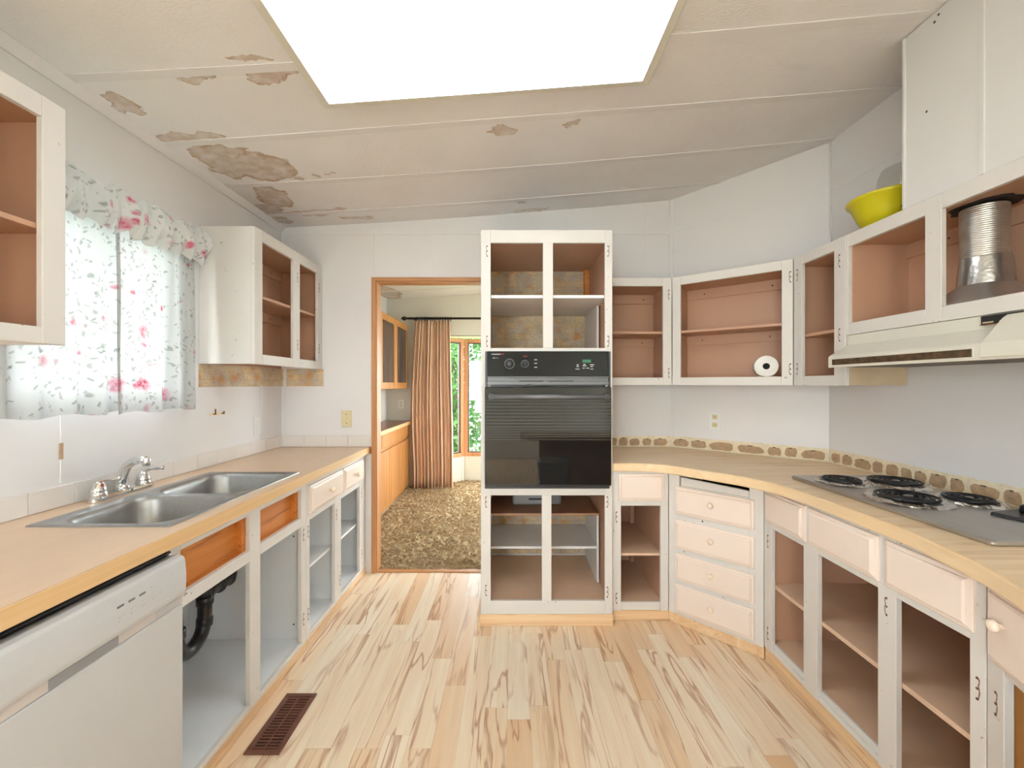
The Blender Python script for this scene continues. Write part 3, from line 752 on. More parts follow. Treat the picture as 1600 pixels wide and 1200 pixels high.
# sink
sk = thing('double_sink', 'stainless steel double bowl drop-in sink', 'sink', (-1.315, 1.75, .914))
def rloop(cx, cy, hx, hy, r, z, n=12):
    out = []
    for (sx, sy, a0) in ((1, 1, 0), (-1, 1, 90), (-1, -1, 180), (1, -1, 270)):
        for k in range(n+1):
            a = math.radians(a0+90*k/n); out.append((cx+sx*(hx-r)+r*math.cos(a), cy+sy*(hy-r)+r*math.sin(a), z))
    return out
def bowl(name, x0, x1, y0, y1, ox0, ox1, oy0, oy1, rr0):
    cx, cy, hx, hy = (x0+x1)/2, (y0+y1)/2, (x1-x0)/2, (y1-y0)/2
    ocx, ocy, ohx, ohy = (ox0+ox1)/2, (oy0+oy1)/2, (ox1-ox0)/2, (oy1-oy0)/2
    L = [rloop(ocx, ocy, ohx, ohy, .004, .9142), rloop(ocx, ocy, ohx, ohy, .006, .918), rloop(ocx, ocy, ohx-.006, ohy-.006, .008, .9205), rloop(cx, cy, hx+.006, hy+.006, rr0+.006, .9195), rloop(cx, cy, hx, hy, rr0, .916), rloop(cx, cy, hx-.004, hy-.004, rr0, .900),
         rloop(cx, cy, hx-.018, hy-.018, rr0, .79), rloop(cx, cy, hx-.03, hy-.03, rr0, .766), rloop(cx, cy, hx-.055, hy-.055, rr0*.9, .756), rloop(cx, cy, .045, .045, .0445, .750), rloop(cx, cy, .03, .03, .0295, .738)]
    n = len(L[0]); vs = [p for l in L for p in l]; fs = [(k*n+i, k*n+(i+1) % n, (k+1)*n+(i+1) % n, (k+1)*n+i) for k in range(len(L)-1) for i in range(n)]
    fs.append(tuple((len(L)-1)*n+i for i in range(n)))
    o = add(name, vs, fs, 'steel', sk, True)
    lathe('drain', [(.0, .741), (.026, .741), (.03, .745), (.044, .7535), (.047, .7525)], (cx, cy, 0), 'chrome', o, seg=20)
bowl('basin', -1.485, -1.112, 1.366, 1.705, -1.545, -1.085, 1.338, 1.7215, .075)
bowl('basin', -1.485, -1.112, 1.738, 2.118, -1.545, -1.085, 1.7225, 2.16, .075)
# faucet
fc = thing('kitchen_faucet', 'chrome two handle faucet behind the sink', 'faucet', (-1.605, 1.737, HT))
L = [rloop(-1.603, 1.737, .031, .135, .030, HT+.001, 6), rloop(-1.603, 1.737, .031, .135, .030, HT+.014, 6), rloop(-1.603, 1.737, .025, .128, .024, HT+.022, 6)]
n = len(L[0]); vs = [p for l in L for p in l]; fs = [(k*n+i, k*n+(i+1) % n, (k+1)*n+(i+1) % n, (k+1)*n+i) for k in range(2) for i in range(n)]+[tuple(range(2*n, 3*n)), tuple(range(n-1, -1, -1))]
add('base_plate', vs, fs, 'chrome', fc, False)
for yy in (1.637, 1.837):
    h = lathe('handle', [(0, .02), (.028, .02), (.028, .032), (.025, .034), (.027, .038), (.023, .052), (.018, .068), (.012, .078), (0, .080)], (-1.603, yy, HT), 'chrome', fc, seg=20)
    tube('lever', spline([(-1.606, yy, HT+.055), (-1.597, yy, HT+.078), (-1.572, yy, HT+.088), (-1.535, yy, HT+.089), (-1.518, yy, HT+.090)], 4), [.014]*4+[.011]*4+[.009]*4+[.0075]*4+[.009], 'chrome', h, 12)
    if yy < 1.7: lathe('hot_mark', [(0, .003), (.005, .0025), (.006, 0)], (-1.584, yy-.004, HT+.062), 'red_mark', h, (1, -.2, .1), 10)
lathe('spout_base', [(0, .02), (.026, .02), (.026, .034), (.022, .038), (.02, .045), (0, .045)], (-1.603, 1.737, HT), 'chrome', fc, seg=20)
sp = spline([(-1.606, 1.737, HT+.03), (-1.602, 1.737, HT+.07), (-1.582, 1.737, HT+.115), (-1.545, 1.737, HT+.140), (-1.508, 1.737, HT+.143)], 5)
tube('spout', sp, [.021-.007*i/len(sp) for i in range(len(sp))], 'chrome', fc, 14)
lathe('aerator', [(0, .034), (.013, .033), (.0145, .028), (.0145, .008), (.012, 0), (0, 0)], (-1.503, 1.737, HT+.117), 'chrome', fc, seg=16)
# drain pipes below the sink
dp = thing('drain_trap', 'black plastic drain trap hanging inside the sink cabinet', 'pipe', (-1.30, 1.70, .28))
tube('tailpiece', [(-1.2985, 1.5355, .735), (-1.2985, 1.5355, .66), (-1.30, 1.56, .62), (-1.30, 1.60, .585)], .022, 'abs', dp, 14)
tube('trap_bend', spline([(-1.30, 1.61, .58), (-1.30, 1.625, .47), (-1.30, 1.635, .36), (-1.30, 1.665, .305), (-1.30, 1.71, .292), (-1.30, 1.76, .315), (-1.30, 1.785, .37), (-1.30, 1.788, .46), (-1.30, 1.79, .50)], 5), .027, 'abs', dp, 14)
for (p, d, r) in (((-1.30, 1.788, .455), (0, 0, 1), .032), ((-1.30, 1.786, .365), (0, .1, 1), .0305), ((-1.30, 1.633, .40), (0, 0, 1), .032)):
    lathe('coupling', [(r*.85, -.02), (r, -.018), (r, .016), (r*.85, .018)], p, 'abs', dp, d, 14)
tube('outlet_arm', spline([(-1.30, 1.79, .44), (-1.30, 1.80, .468), (-1.30, 1.84, .478), (-1.305, 1.90, .472), (-1.32, 1.98, .464), (-1.35, 2.03, .50), (-1.35, 2.03, .60), (-1.2985, 1.928, .735)], 5), .024, 'abs', dp, 14)
for p_ in ((-1.30, 1.872, .476), (-1.315, 1.955, .467)): lathe('clean_out', [(.0, .024), (.020, .023), (.030, .018), (.032, -.014), (.024, -.02)], p_, 'abs', dp, (.62, -.70, .25), 16)
tube('wall_arm', spline([(-1.30, 1.615, .56), (-1.36, 1.60, .545), (-1.50, 1.60, .535), (-1.64, 1.60, .53)], 4), .022, 'abs', dp, 12)

# dishwasher
dw = thing('dishwasher', 'white built-in dishwasher with slot handle under the sink counter', 'dishwasher', (-1.33, 1.0, 0))
D0, D1 = .697, 1.304
FL.box('tub', D0+.003, D1-.003, .004, .57, .02, .815, 'charcoal', dw); FL.box('trim_strip', D0+.01, D1-.005, -.012, .0, .848, .855, 'charcoal', dw); FL.box('gap_shade_strip', D0+.002, D1-.003, .004, .02, .815, .868, 'gap', dw)  # last strip is near-black, painted shade between tub and counter
FL.box('door', D0, D1, -.046, .003, .10, .692, 'enamel', dw, .004)
cp = FL.prism('control_panel', [(.003, .838), (-.030, .843), (-.046, .839), (-.052, .831), (-.056, .785), (-.055, .735), (-.050, .722), (.003, .722)], D0, D1, 'enamel', dw, .002)
FL.box('handle_band', D0, D1, -.044, .003, .693, .7215, 'enamel_warm', dw, .002)
FL.box('handle_pocket', .925, 1.09, -.0455, -.044, .696, .720, 'grey_pl', dw, .0005)
for k in range(4): FL.box('vent_slot', 1.205, 1.285, -.0452, -.044, .697+k*.006, .699+k*.006, 'mark_l', dw, 0)
FL.box('toe_panel', D0, D1, .03, .04, .001, .098, 'black_matte', dw)
for k in range(3): FL.box('indicator', 1.075+k*.032, 1.075+k*.032+.018, -.0565, -.055, .795, .800, 'mark', cp, 0)
for (u, w, l) in ((1.08, .768, .016), (1.08, .758, .02), (1.115, .772, .014), (1.115, .760, .018), (1.148, .776, .014), (1.148, .764, .018), (1.18, .778, .014), (1.18, .766, .018), (1.21, .780, .014), (1.21, .768, .016), (1.175, .800, .012), (1.25, .800, .012), (1.25, .788, .012), (1.255, .770, .008), (1.255, .760, .010)):
    FL.box('button_print', u, u+l, -.0566, -.055, w, w+.003, 'mark_l', cp, 0)

# upper cabinets left
def upper(name, F, label, u0, u1, w0, w1, openings, loc, depth=.30, ends='white', shelf=None, inner='tan', group='wall cabinets', hinges=(), nail=True):
    """face-framed wall cabinet without doors; openings = list of (u0,u1,w0,w1)"""
    t = thing(name, label, 'cabinet', loc, group)
    ed = [u0]+[x for o in openings for x in o[:2]]+[u1]
    for i in range(0, len(ed), 2):
        if ed[i+1]-ed[i] > .002: F.box('stile', ed[i], ed[i+1], 0, .019, w0, w1, 'white', t)
    for a, b, c, d in openings:
        F.box('rail', a, b, .0004, .019, d, w1, 'white', t); F.box('rail', a, b, .0004, .019, w0, c, 'white', t)
    F.box('end_panel', u0+.0005, u0+.014, .019, depth, w0+.002, w1-.002, ends, t, 0)
    F.box('end_panel', u1-.014, u1-.0005, .019, depth, w0+.002, w1-.002, ends, t, 0)
    c0 = min(o[2] for o in openings)
    F.box('inner_side', u0+.014, u0+.018, .019, depth-.008, c0-.01, w1-.03, inner, t, 0); F.box('inner_side', u1-.018, u1-.014, .019, depth-.008, c0-.01, w1-.03, inner, t, 0)
    F.box('back_panel', u0+.014, u1-.014, depth-.008, depth-.001, w0+.004, w1-.004, inner, t, 0)
    F.box('top_panel', u0+.018, u1-.018, .019, depth-.008, w1-.05, w1-.034, inner, t, 0); F.box('floor_panel', u0+.018, u1-.018, .019, depth-.008, c0-.022, c0-.004, inner, t, 0)
    if nail:
        F.box('nailing_strip', u0+.018, u1-.018, depth-.02, depth-.008, w1-.115, w1-.05, inner, t, .001)
        if shelf: F.box('nailing_strip', u0+.018, u1-.018, depth-.02, depth-.008, shelf-.08, shelf-.016, inner, t, .001)
        for f in (.2, .8): screw(F, u0+(u1-u0)*f, depth-.02, w1-.085, t)
        if shelf:
            for f in (.18, .78): screw(F, u0+(u1-u0)*f, depth-.02, shelf-.05, t)
    if shelf: F.box('shelf', u0+.018, u1-.018, .021, depth-.008, shelf-.016, shelf, inner, t, .001)
    for u, w, f in hinges: hinge(F, u, w, t, f)
    return t
FU = Frame(-1.373, 0, 90)
uc1 = upper('wall_cabinet', FU, 'doorless white wall cabinet with tan interior at the near left edge', .40, 1.30, 1.486, 2.212, [(.46, .78, 1.535, 2.15), (.84, 1.235, 1.535, 2.15)], (-1.52, .85, 1.486), .296, shelf=1.84)
uc2 = upper('wall_cabinet', FU, 'doorless white two-bay wall cabinet between floral curtain and back wall', 2.253, 3.054, 1.474, 2.212, [(2.325, 2.655, 1.53, 2.15), (2.735, 2.985, 1.53, 2.15)], (-1.52, 2.65, 1.474), .296, shelf=1.86,
    hinges=[(2.705, 2.05, 0), (2.705, 1.62, 0), (3.01, 2.05, 1), (3.01, 1.62, 1)])

# floral curtains and valance
def curtain(name, y0, y1, z0, z1, x, folds, amp, mat, label, seed, n=70, m=16, gather=False):
    rr = random.Random(seed); vs = []; fs = []
    ph = [rr.uniform(0, 6.28) for _ in range(6)]
    for j in range(m+1):
        f = j/m
        for i in range(n+1):
            s = i/n; k = s*folds*2*PI
            if gather:
                puff = math.sin(PI*f)*.035+.012
                xx = x+puff*(.75+.35*math.sin(k*.5+ph[0]))+amp*(.4+.9*abs(f-.45))*math.sin(k+ph[1]+1.3*math.sin(3*f+s*7))
                zz = z1+(z0-z1)*f+.014*math.sin(k*.9+ph[2])*f+.010*math.sin(k*1.3+ph[3])*(1-f)
            else:
                a = amp*(.45+.55*f)*(.7+.5*math.sin(k*.31+ph[0]))
                xx = x+a*math.sin(k+ph[1]+.5*math.sin(2*f+ph[2]))+.012*f
                zz = z1+(z0-z1)*f+.006*math.sin(k*.5+ph[3])*f
            vs.append((xx, y0+(y1-y0)*s+.004*math.sin(k*2+5*f), zz))
    for j in range(m):
        for i in range(n): fs.append((j*(n+1)+i, j*(n+1)+i+1, (j+1)*(n+1)+i+1, (j+1)*(n+1)+i))
    o = add(name, vs, fs, mat, None, True); at_origin(o)
    o.location = (0, 0, 0)
    return tag(o, label, 'curtain')
curtain('floral_curtain', 1.305, 1.752, 1.252, 2.04, -1.635, 4, .018, 'floral', 'left half of sheer rose print curtain below the ruffled valance', 4)
curtain('floral_curtain', 1.725, 2.155, 1.246, 2.04, -1.624, 4, .018, 'floral', 'right half of sheer rose print curtain beside the white cabinet', 9)
curtain('floral_valance', 1.305, 2.185, 1.985, 2.155, -1.600, 13, .016, 'floral_v', 'ruffled rose print valance above the sink window', 6, 160, 12, True)
cr = thing('window_rod', 'thin white rod holding the floral curtains', 'curtain rod', (-1.64, 1.7, 2.07)); tube('pole', [(-1.64, 1.302, 2.07), (-1.64, 2.14, 2.07)], .006, 'white_clean', cr, 8)
for yy in (1.31, 2.132): box('bracket', XL+.001, -1.636, yy-.006, yy+.006, 2.062, 2.078, 'white_clean', cr)

# wall fittings
def plate(name, F, u, w, v, pm, label, cat, kind):
    t = thing(name, label, cat, F.p(u, v, w-.06))
    F.box('plate', u-.037, u+.037, v-.006, v-.0005, w-.06, w+.06, pm, t, .002)
    if kind == 'outlet':
        for dz in (-.027, .027):
            s = F.box('socket', u-.017, u+.017, v-.008, v-.006, w+dz-.016, w+dz+.016, 'switch_cream', t, .002)
            for du in (-.006, .006): F.box('slot', u+du-.0012, u+du+.0012, v-.0086, v-.008, w+dz-.002, w+dz+.008, 'screw', s, 0)
            F.box('ground_hole', u-.002, u+.002, v-.0086, v-.008, w+dz-.010, w+dz-.006, 'screw', s, 0)
    elif kind == 'toggle':
        F.box('toggle', u-.005, u+.005, v-.014, v-.006, w-.010, w+.012, pm, t, .001)
        for dz in (-.032, .032): F.box('plate_screw', u-.003, u+.003, v-.0072, v-.006, w+dz-.003, w+dz+.003, 'hinge', t, 0)
    else:
        F.box('rocker', u-.017, u+.017, v-.010, v-.006, w-.034, w+.034, pm, t, .002)
    return t
plate('light_switch', Frame(0, YB, 0), -1.197, 1.117, 0, 'switch_cream', 'cream switch plate on the wall left of the doorway', 'switch', 'toggle')
plate('light_switch', Frame(XL, 0, 90), 2.765, 1.095, 0, 'switch_white', 'white rocker switch on the window wall below papered strip', 'switch', 'rocker')
plate('wall_outlet', FW, .30, 1.118, 0, 'switch_white', 'white duplex outlet above the counter on the diagonal wall', 'outlet', 'outlet')
hk = thing('towel_holder_scar', 'rusty bracket hooks left on the wall beside the curtain', 'hook', (XL, 2.39, 1.19))
box('paint_scar', XL+.0002, XL+.0016, 2.33, 2.46, 1.192, 1.207, 'adh', hk)
for yy, h in ((2.36, .028), (2.43, .012)): tube('hook', [(XL+.001, yy, 1.2), (XL+.014, yy, 1.198), (XL+.016, yy-.004, 1.2+h)], .0035, 'hinge', hk, 6)
# floor register
vr = thing('floor_register', 'brown slatted heating register set in the floor by the sink cabinet', 'vent', (-.925, 1.71, 0))
RX0, RX1, RY0, RY1 = -.992, -.858, 1.555, 1.862
for q in ((RX0, RX1, RY0, RY0+.022), (RX0, RX1, RY1-.022, RY1), (RX0, RX0+.02, RY0+.022, RY1-.022), (RX1-.02, RX1, RY0+.022, RY1-.022)): box('rim', *q, .0005, .006, 'register', vr, .0015)
box('pan', RX0+.02, RX1-.02, RY0+.022, RY1-.022, .0003, .0012, 'gap', vr)
k = RY0+.026
while k < RY1-.032:
    box('slat', RX0+.02, RX1-.02, k, k+.008, .0012, .0052, 'register', vr, .001); k += .0145
box('spine', RX0+.062, RX0+.070, RY0+.022, RY1-.022, .0012, .0054, 'register', vr)

# ------------------------------------------------------------------ oven tower
YT = 2.39; FT = Frame(0, YT, 0); T0, T1 = -.176, .568
tw = thing('oven_cabinet', 'tall white oven cabinet with open bays above and below the black oven', 'cabinet', (.196, 2.72, 0))
for a, b in ((T0, -.121), (.526, T1)): FT.box('stile', a, b, 0, .02, .065, 2.24, 'white', tw)
for a, b, c, d in ((-.121, .526, 2.167, 2.24), (-.121, .526, 1.552, 1.572), (-.121, .526, .738, .783), (-.121, .526, .065, .141)): FT.box('rail', a, b, .0004, .02, c, d, 'white', tw)
FT.box('mullion', .175, .232, .0002, .02, 1.572, 2.167, 'white', tw); FT.box('mullion', .169, .223, .0002, .02, .141, .738, 'white', tw)
for a, b in ((T0+.004, T0+.016), (T1-.016, T1-.004)): FT.box('side_panel', a, b, .02, .665, .065, 2.239, 'tan', tw, 0)
for a, b in ((T0+.0005, T0+.004), (T1-.004, T1-.0005)): FT.box('outer_skin', a, b, .02, .665, .065, 2.239, 'white', tw, 0)
FT.box('cap_panel', T0+.004, T1-.004, .02, .665, 2.2005, 2.2385, 'white', tw, 0)
FT.box('top_panel', T0+.016, T1-.016, .02, .66, 2.18, 2.2, 'tan', tw, 0)
FT.box('floor_panel', T0+.016, T1-.016, .02, .66, .115, .131, 'tan_floor', tw, 0)
FT.box('oven_deck', T0+.016, T1-.016, .02, .66, .742, .758, 'tan_dark', tw, 0); FT.box('upper_deck', T0+.016, T1-.016, .02, .66, 1.553, 1.569, 'tan', tw, 0)
FT.box('shelf', T0+.016, T1-.016, .022, .66, 1.858, 1.876, 'shelf_white', tw)
FT.box('shelf', T0+.03, .545, .24, .66, .548, .563, 'tan_dark', tw); FT.box('shelf', T0+.03, .527, .245, .66, .340, .355, 'shelf_white', tw)
for a, b in ((.528, .542), (T0+.017, T0+.030)):
    FT.box('shelf_support', a, b, .243, .66, .131, .547, 'white_clean', tw); FT.box('shelf_support', a, b, .243, .66, 1.569, 1.857, 'white_clean', tw)
FT.box('corner_post', .515, .551, .62, .655, 1.877, 2.18, 'orange', tw)
FT.box('toe_board', T0-.004, T1+.004, -.004, .016, .001, .0645, 'kick', tw); box('toe_return', T0-.016, T0-.004, YT-.004, YB-.001, .001, .0645, 'kick_y', tw)
for u, w, f in ((-.142, 2.12, 0), (-.142, 1.61, 0), (.545, 2.12, 1), (.545, 1.61, 1), (-.148, .70, 0), (-.148, .20, 0), (.54, .70, 1), (.54, .19, 1)): hinge(FT, u, w, tw, f)
# oven
ov = thing('wall_oven', 'black built-in wall oven with glass door in the white cabinet', 'oven', (.2, 2.6, .78))
O0, O1 = -.150, .553
FT.box('body', O0+.03, O1-.03, .021, .58, .785, 1.548, 'charcoal', ov, 0)
FT.box('side_trim', O0, O0+.012, -.02, 0, 1.353, 1.551, 'charcoal', ov); FT.box('side_trim', O1-.012, O1, -.02, 0, 1.353, 1.551, 'charcoal', ov)
pn = FT.box('control_panel', O0+.012, O1-.012, -.024, 0, 1.411, 1.551, 'black', ov, .002)
FT.box('trim_bar', O0+.012, O1-.012, -.028, 0, 1.404, 1.411, 'satin_grey', ov); FT.box('vent_bar', O0+.012, O1-.012, -.014, 0, 1.383, 1.404, 'satin_grey', ov); FT.box('lower_vent_bar', O0+.012, O1-.012, -.022, 0, 1.363, 1.383, 'satin_grey', ov)
for a, b in ((.04, .175), (.205, .345)): FT.box('vent_slot', a, b, -.0225, -.014, 1.382, 1.386, 'gap', ov, 0)
FT.box('latch', .08, .105, -.03, -.02, 1.357, 1.367, 'charcoal', ov)
for u, r in ((-.014, .024), (.072, .018)):
    kk = lathe('dial', [(0, .021), (r*.6, .021), (r*.72, .018), (r*.8, .004), (r*1.25, .003), (r*1.3, 0), (0, 0)], FT.p(u, -.024, 1.481), 'charcoal', pn, (0, -1, 0), 20)
    lathe('dial_ring', [(r*1.02, .0046), (r*1.15, .0046), (r*1.15, .003), (r*1.02, .003), (r*1.02, .0046)], FT.p(u, -.024, 1.481), 'grey_pl', kk, (0, -1, 0), 20)
FT.box('clock_display', .395, .442, -.0246, -.0238, 1.488, 1.505, 'display', pn, 0)
for (u, w, l, m) in ((-.115, 1.533, .05, 'white_mark'), (-.065, 1.534, .02, 'red_mark'), (.062, 1.522, .024, 'red_mark'), (.125, 1.502, .016, 'white_mark'), (.125, 1.482, .016, 'white_mark'), (.125, 1.460, .016, 'white_mark'), (-.108, 1.512, .012, 'white_mark'), (-.095, 1.512, .02, 'mark'),
                    (.362, 1.473, .012, 'white_mark'), (.362, 1.464, .012, 'white_mark'), (.355, 1.450, .024, 'mark_l'), (.40, 1.476, .012, 'white_mark'), (.396, 1.468, .02, 'white_mark'), (.395, 1.455, .012, 'mark_l'), (.415, 1.455, .018, 'mark_l'), (.436, 1.474, .024, 'white_mark'), (.44, 1.464, .014, 'white_mark'), (.438, 1.450, .018, 'mark_l')):
    FT.box('panel_print', u, u+l, -.0245, -.0238, w, w+.0035, m, pn, 0)
dr = FT.box('door', O0-.002, O1+.002, -.032, -.001, .80, 1.352, 'oven_glass', ov, .003)
FT.box('bottom_trim', O0-.002, O1-.008, -.030, -.001, .783, .799, 'charcoal', ov, .002)
FT.box('door_lip', O0, O1, -.034, -.032, .80, .806, 'charcoal', dr)
for k in range(9): FT.box('glass_line', O0, O1, -.0323, -.0318, 1.128+k*.0185, 1.1292+k*.0185, 'line_grey', dr, 0)
for k in range(5): FT.box('glass_line', O0, O1, -.0323, -.0318, 1.058+k*.014, 1.0588+k*.014, 'line_grey', dr, 0)
hd = tube('handle', [FT.p(O0+.03, -.062, 1.297), FT.p(O1-.02, -.062, 1.297)], .0145, 'satin_grey', dr, 14)
for u in (O0+.036, O1-.026): lathe('handle_post', [(0, .036), (.014, .036), (.018, .033), (.018, 0), (0, 0)], FT.p(u, -.032, 1.297), 'satin_grey', hd, (0, -1, 0), 16)
gb = thing('grey_box', 'grey metal box resting on the brown shelf beneath the oven', 'box', (.16, 2.88, .563))
box('body', .004, .326, 2.80, 3.0, .566, .70, 'grey_pl', gb, .012); box('slot', .11, .20, 2.797, 2.80, .60, .612, 'black_matte', gb); box('foot', .03, .29, 2.815, 2.98, .5632, .5665, 'black_matte', gb)

# ------------------------------------------------------------------ right run, base cabinets
C1, C2 = (.905, 2.44), (1.25, 2.095)
FB = Frame(0, 2.44, 0); FD = Frame(C1[0], C1[1], -45); FR = Frame(C2[0], C2[1], -90)
LD = math.hypot(C2[0]-C1[0], C2[1]-C1[1]); yr = lambda y: C2[1]-y
GB = 'base cabinets under the curved counter'
b1 = thing('narrow_base_cabinet', 'narrow white base cabinet with one peach drawer beside the oven cabinet', 'cabinet', (.74, 2.72, 0), GB)
for a, b in ((.571, .630), (.858, .904)): FB.box('stile', a, b, 0, .02, .058, .868, 'white', b1)
for c, d in ((.845, .868), (.664, .70), (.058, .105)): FB.box('rail', .630, .858, .0004 if c > .1 else .008, .02, c, d, 'white', b1)
FB.box('side_panel', .572, .586, .02, .60, .06, .868, 'tan', b1, 0); FB.box('side_panel', .868, .882, .02, .60, .06, .868, 'tan', b1, 0); FB.box('back_panel', .586, .868, .592, .60, .06, .868, 'tan', b1, 0)
FB.box('floor_panel', .586, .868, .02, .592, .088, .1045, 'tan_floor', b1, 0); FB.box('shelf', .586, .868, .024, .592, .366, .381, 'tan_floor', b1); FB.box('batten', .84, .868, .56, .592, .105, .66, 'tan', b1); FB.box('drawer_deck', .586, .868, .02, .592, .67, .682, 'tan', b1, 0)
FB.front('drawer', .615, .878, .695, .850, 'peach', b1); FB.box('toe_board', .573, .91, .004, .02, .001, .0575, 'kick', b1)
for w in (.60, .13): hinge(FB, .603, w, b1)
b2 = thing('diagonal_drawer_cabinet', 'diagonal white cabinet with four peach drawers and an open slot', 'cabinet', (1.2, 2.4, 0), GB)
FD.box('stile', 0.001, .062, 0, .02, .058, .868, 'white', b2); FD.box('stile', LD-.066, LD-.001, 0, .02, .058, .868, 'white', b2)
for c, d in ((.847, .868), (.585, .645), (.395, .455), (.22, .27), (.058, .10), (.768, .79)): FD.box('rail', .062, LD-.066, .0004, .02, c, d, 'white', b2)
FD.box('carcass_side', .03, .045, .021, .42, .06, .868, 'tan', b2, 0); FD.box('carcass_side', LD-.055, LD-.04, .021, .42, .06, .868, 'tan', b2, 0); FD.box('carcass_back', .045, LD-.055, .38, .392, .06, .868, 'gap', b2, 0)  # back coloured near-black as the shade inside the slot
for c, d in ((.632, .784), (.438, .597), (.258, .406), (.077, .233)):
    q = FD.front('drawer', .040, LD-.042, c, d, 'peach', b2); knob(FD, LD/2, (c+d)/2+.012, q)
nb_ = add('loose_board', [FD.p(*q) for q in ((.066, .012, .790), (LD-.07, .012, .790), (LD-.07, .012, .822), (.066, .012, .838), (.066, .03, .790), (LD-.07, .03, .790), (LD-.07, .03, .822), (.066, .03, .838))], BOXF, 'white', b2)
FD.box('toe_board', .0, LD, .004, .02, .001, .0575, 'kick', b2)
screw(FD, .19, 0, .618, b2)
b3 = thing('cooktop_base_cabinet', 'three-bay white base cabinet with peach drawer fronts under the cooktop', 'cabinet', (1.5, 1.6, 0), GB)
sy = [(2.094, 2.037), (1.812, 1.729), (1.444, 1.375), (1.154, 1.114)]
for a, b in sy: FR.box('stile', yr(a), yr(b), 0, .02, .070, .868, 'white', b3)
for i in range(3):
    a, b = yr(sy[i][1]), yr(sy[i+1][0])
    FR.box('rail', a, b, .0004, .02, .845, .868, 'white', b3); FR.box('rail', a, b, .0004, .02, .672, .70, 'white', b3); FR.box('rail', a, b, .012, .024, .070, .115, 'white_clean', b3); FR.box('rail_step', a, b, .004, .012, .070, .092, 'white_clean', b3)
u0, u1 = yr(2.08), yr(1.118)
FR.box('side_panel', u0, u0+.014, .02, .58, .07, .868, 'tan', b3, 0); FR.box('side_panel', u1-.014, u1, .02, .58, .07, .868, 'tan', b3, 0); FR.box('back_panel', u0+.014, u1-.014, .572, .582, .07, .868, 'tan', b3, 0)
FR.box('floor_panel', u0+.014, u1-.014, .024, .572, .095, .114, 'tan_floor', b3, 0); FR.box('shelf', u0+.014, u1-.014, .022, .572, .376, .394, 'tan_floor', b3); FR.box('drawer_deck', u0+.014, u1-.014, .02, .572, .688, .70, 'tan', b3, 0)
for a, b in ((2.070, 1.793), (1.770, 1.435), (1.406, 1.137)): FR.front('drawer', yr(a), yr(b), .698, .850, 'peach', b3)
FR.box('toe_board', yr(2.093), yr(1.114), .004, .02, .001, .069, 'kick_y', b3)
for yy, w, f in ((2.065, .60, 0), (2.065, .15, 0), (1.412, .625, 0), (1.133, .55, 1), (1.133, .12, 1)): hinge(FR, yr(yy), w, b3, f)
FE = Frame(1.25, 1.112, -111.3)
b4 = thing('end_base_cabinet', 'angled white end cabinet with one knobbed peach drawer by the right edge', 'cabinet', (1.4, .9, 0), GB)
FE.box('stile', .001, .062, 0, .02, .07, .868, 'white', b4); FE.box('stile', .40, .46, 0, .02, .07, .868, 'white', b4)
for c, d in ((.845, .868), (.64, .70), (.07, .115)): FE.box('rail', .062, .40, .0004, .02, c, d, 'white', b4)
q = FE.front('drawer', .022, .43, .66, .850, 'peach', b4); knob(FE, .095, .775, q)
FE.box('side_panel', .02, .034, .021, .40, .07, .868, 'hutch', b4, 0); FE.box('side_panel', .44, .455, .021, .40, .07, .868, 'tan', b4, 0); FE.box('back_panel', .034, .44, .39, .40, .07, .868, 'tan', b4, 0); FE.box('floor_panel', .034, .44, .021, .39, .095, .112, 'tan_floor', b4, 0); FE.box('toe_board', 0, .46, .004, .02, .001, .069, 'kick_y', b4)
hinge(FE, .035, .55, b4, 1)

# low peninsula and bin behind the viewer (they show in the oven glass)
pe = thing('peninsula_counter', 'tan peninsula counter behind the viewer reflected in the oven door', 'counter', (1.0, -.5, 0))
prism('slab', [(XR-.002, -.14), (.30, -.14), (.17, -.20), (.10, -.30), (.10, -.58), (.17, -.68), (.30, -.74), (XR-.002, -.74)], .715, .76, 'counter_r', pe, .004)
box('base', .32, XR-.002, -.62, -.30, .001, .714, 'tan_floor', pe, .002)
bn = thing('waste_bin', 'grey waste bin beside the peninsula reflected in the oven door', 'bin', (.40, -.15, 0))
L = [rloop(.46, .04, .13, .10, .04, .001, 5), rloop(.46, .04, .17, .13, .05, .44, 5), rloop(.46, .04, .18, .14, .05, .45, 5), rloop(.46, .04, .175, .135, .05, .52, 5), rloop(.46, .04, .15, .11, .05, .54, 5)]
n = len(L[0]); add('body', [p for l in L for p in l], [(k*n+i, k*n+(i+1) % n, (k+1)*n+(i+1) % n, (k+1)*n+i) for k in range(4) for i in range(n)]+[tuple(range(4*n, 5*n)), tuple(range(n-1, -1, -1))], 'bag', bn)

# right countertop
front = [(.570, 2.428), (.74, 2.424), (.86, 2.375), (.95, 2.285), (1.05, 2.17), (1.13, 2.075), (1.19, 1.96), (1.222, 1.83), (1.234, 1.65), (1.236, 1.42), (1.228, 1.28), (1.212, 1.19), (1.185, 1.06), (1.142, .95), (1.08, .82), (1.0, .66)]
fr = [(p.x, p.y) for p in spline([(a, b, 0) for a, b in front], 5)]
ctr = thing('curved_countertop', 'curved maple laminate countertop wrapping the corner with the cooktop', 'countertop', (1.4, 1.9, .869))
back = [(1.45, .45), (XR-.002, .45), (XR-.002, CB[1]-.001), (CA[0]-.001, YB-.002), (.570, YB-.002)]
prism('slab', fr+back, .869, HT, 'counter_r', ctr)
def offs(pts, d):
    out = []
    for i, p in enumerate(pts):
        a = Vector(pts[max(0, i-1)]); b = Vector(pts[min(len(pts)-1, i+1)]); t = (b-a).normalized(); n = Vector((-t.y, t.x))
        out.append((p[0]-n.x*d, p[1]-n.y*d))
    return out
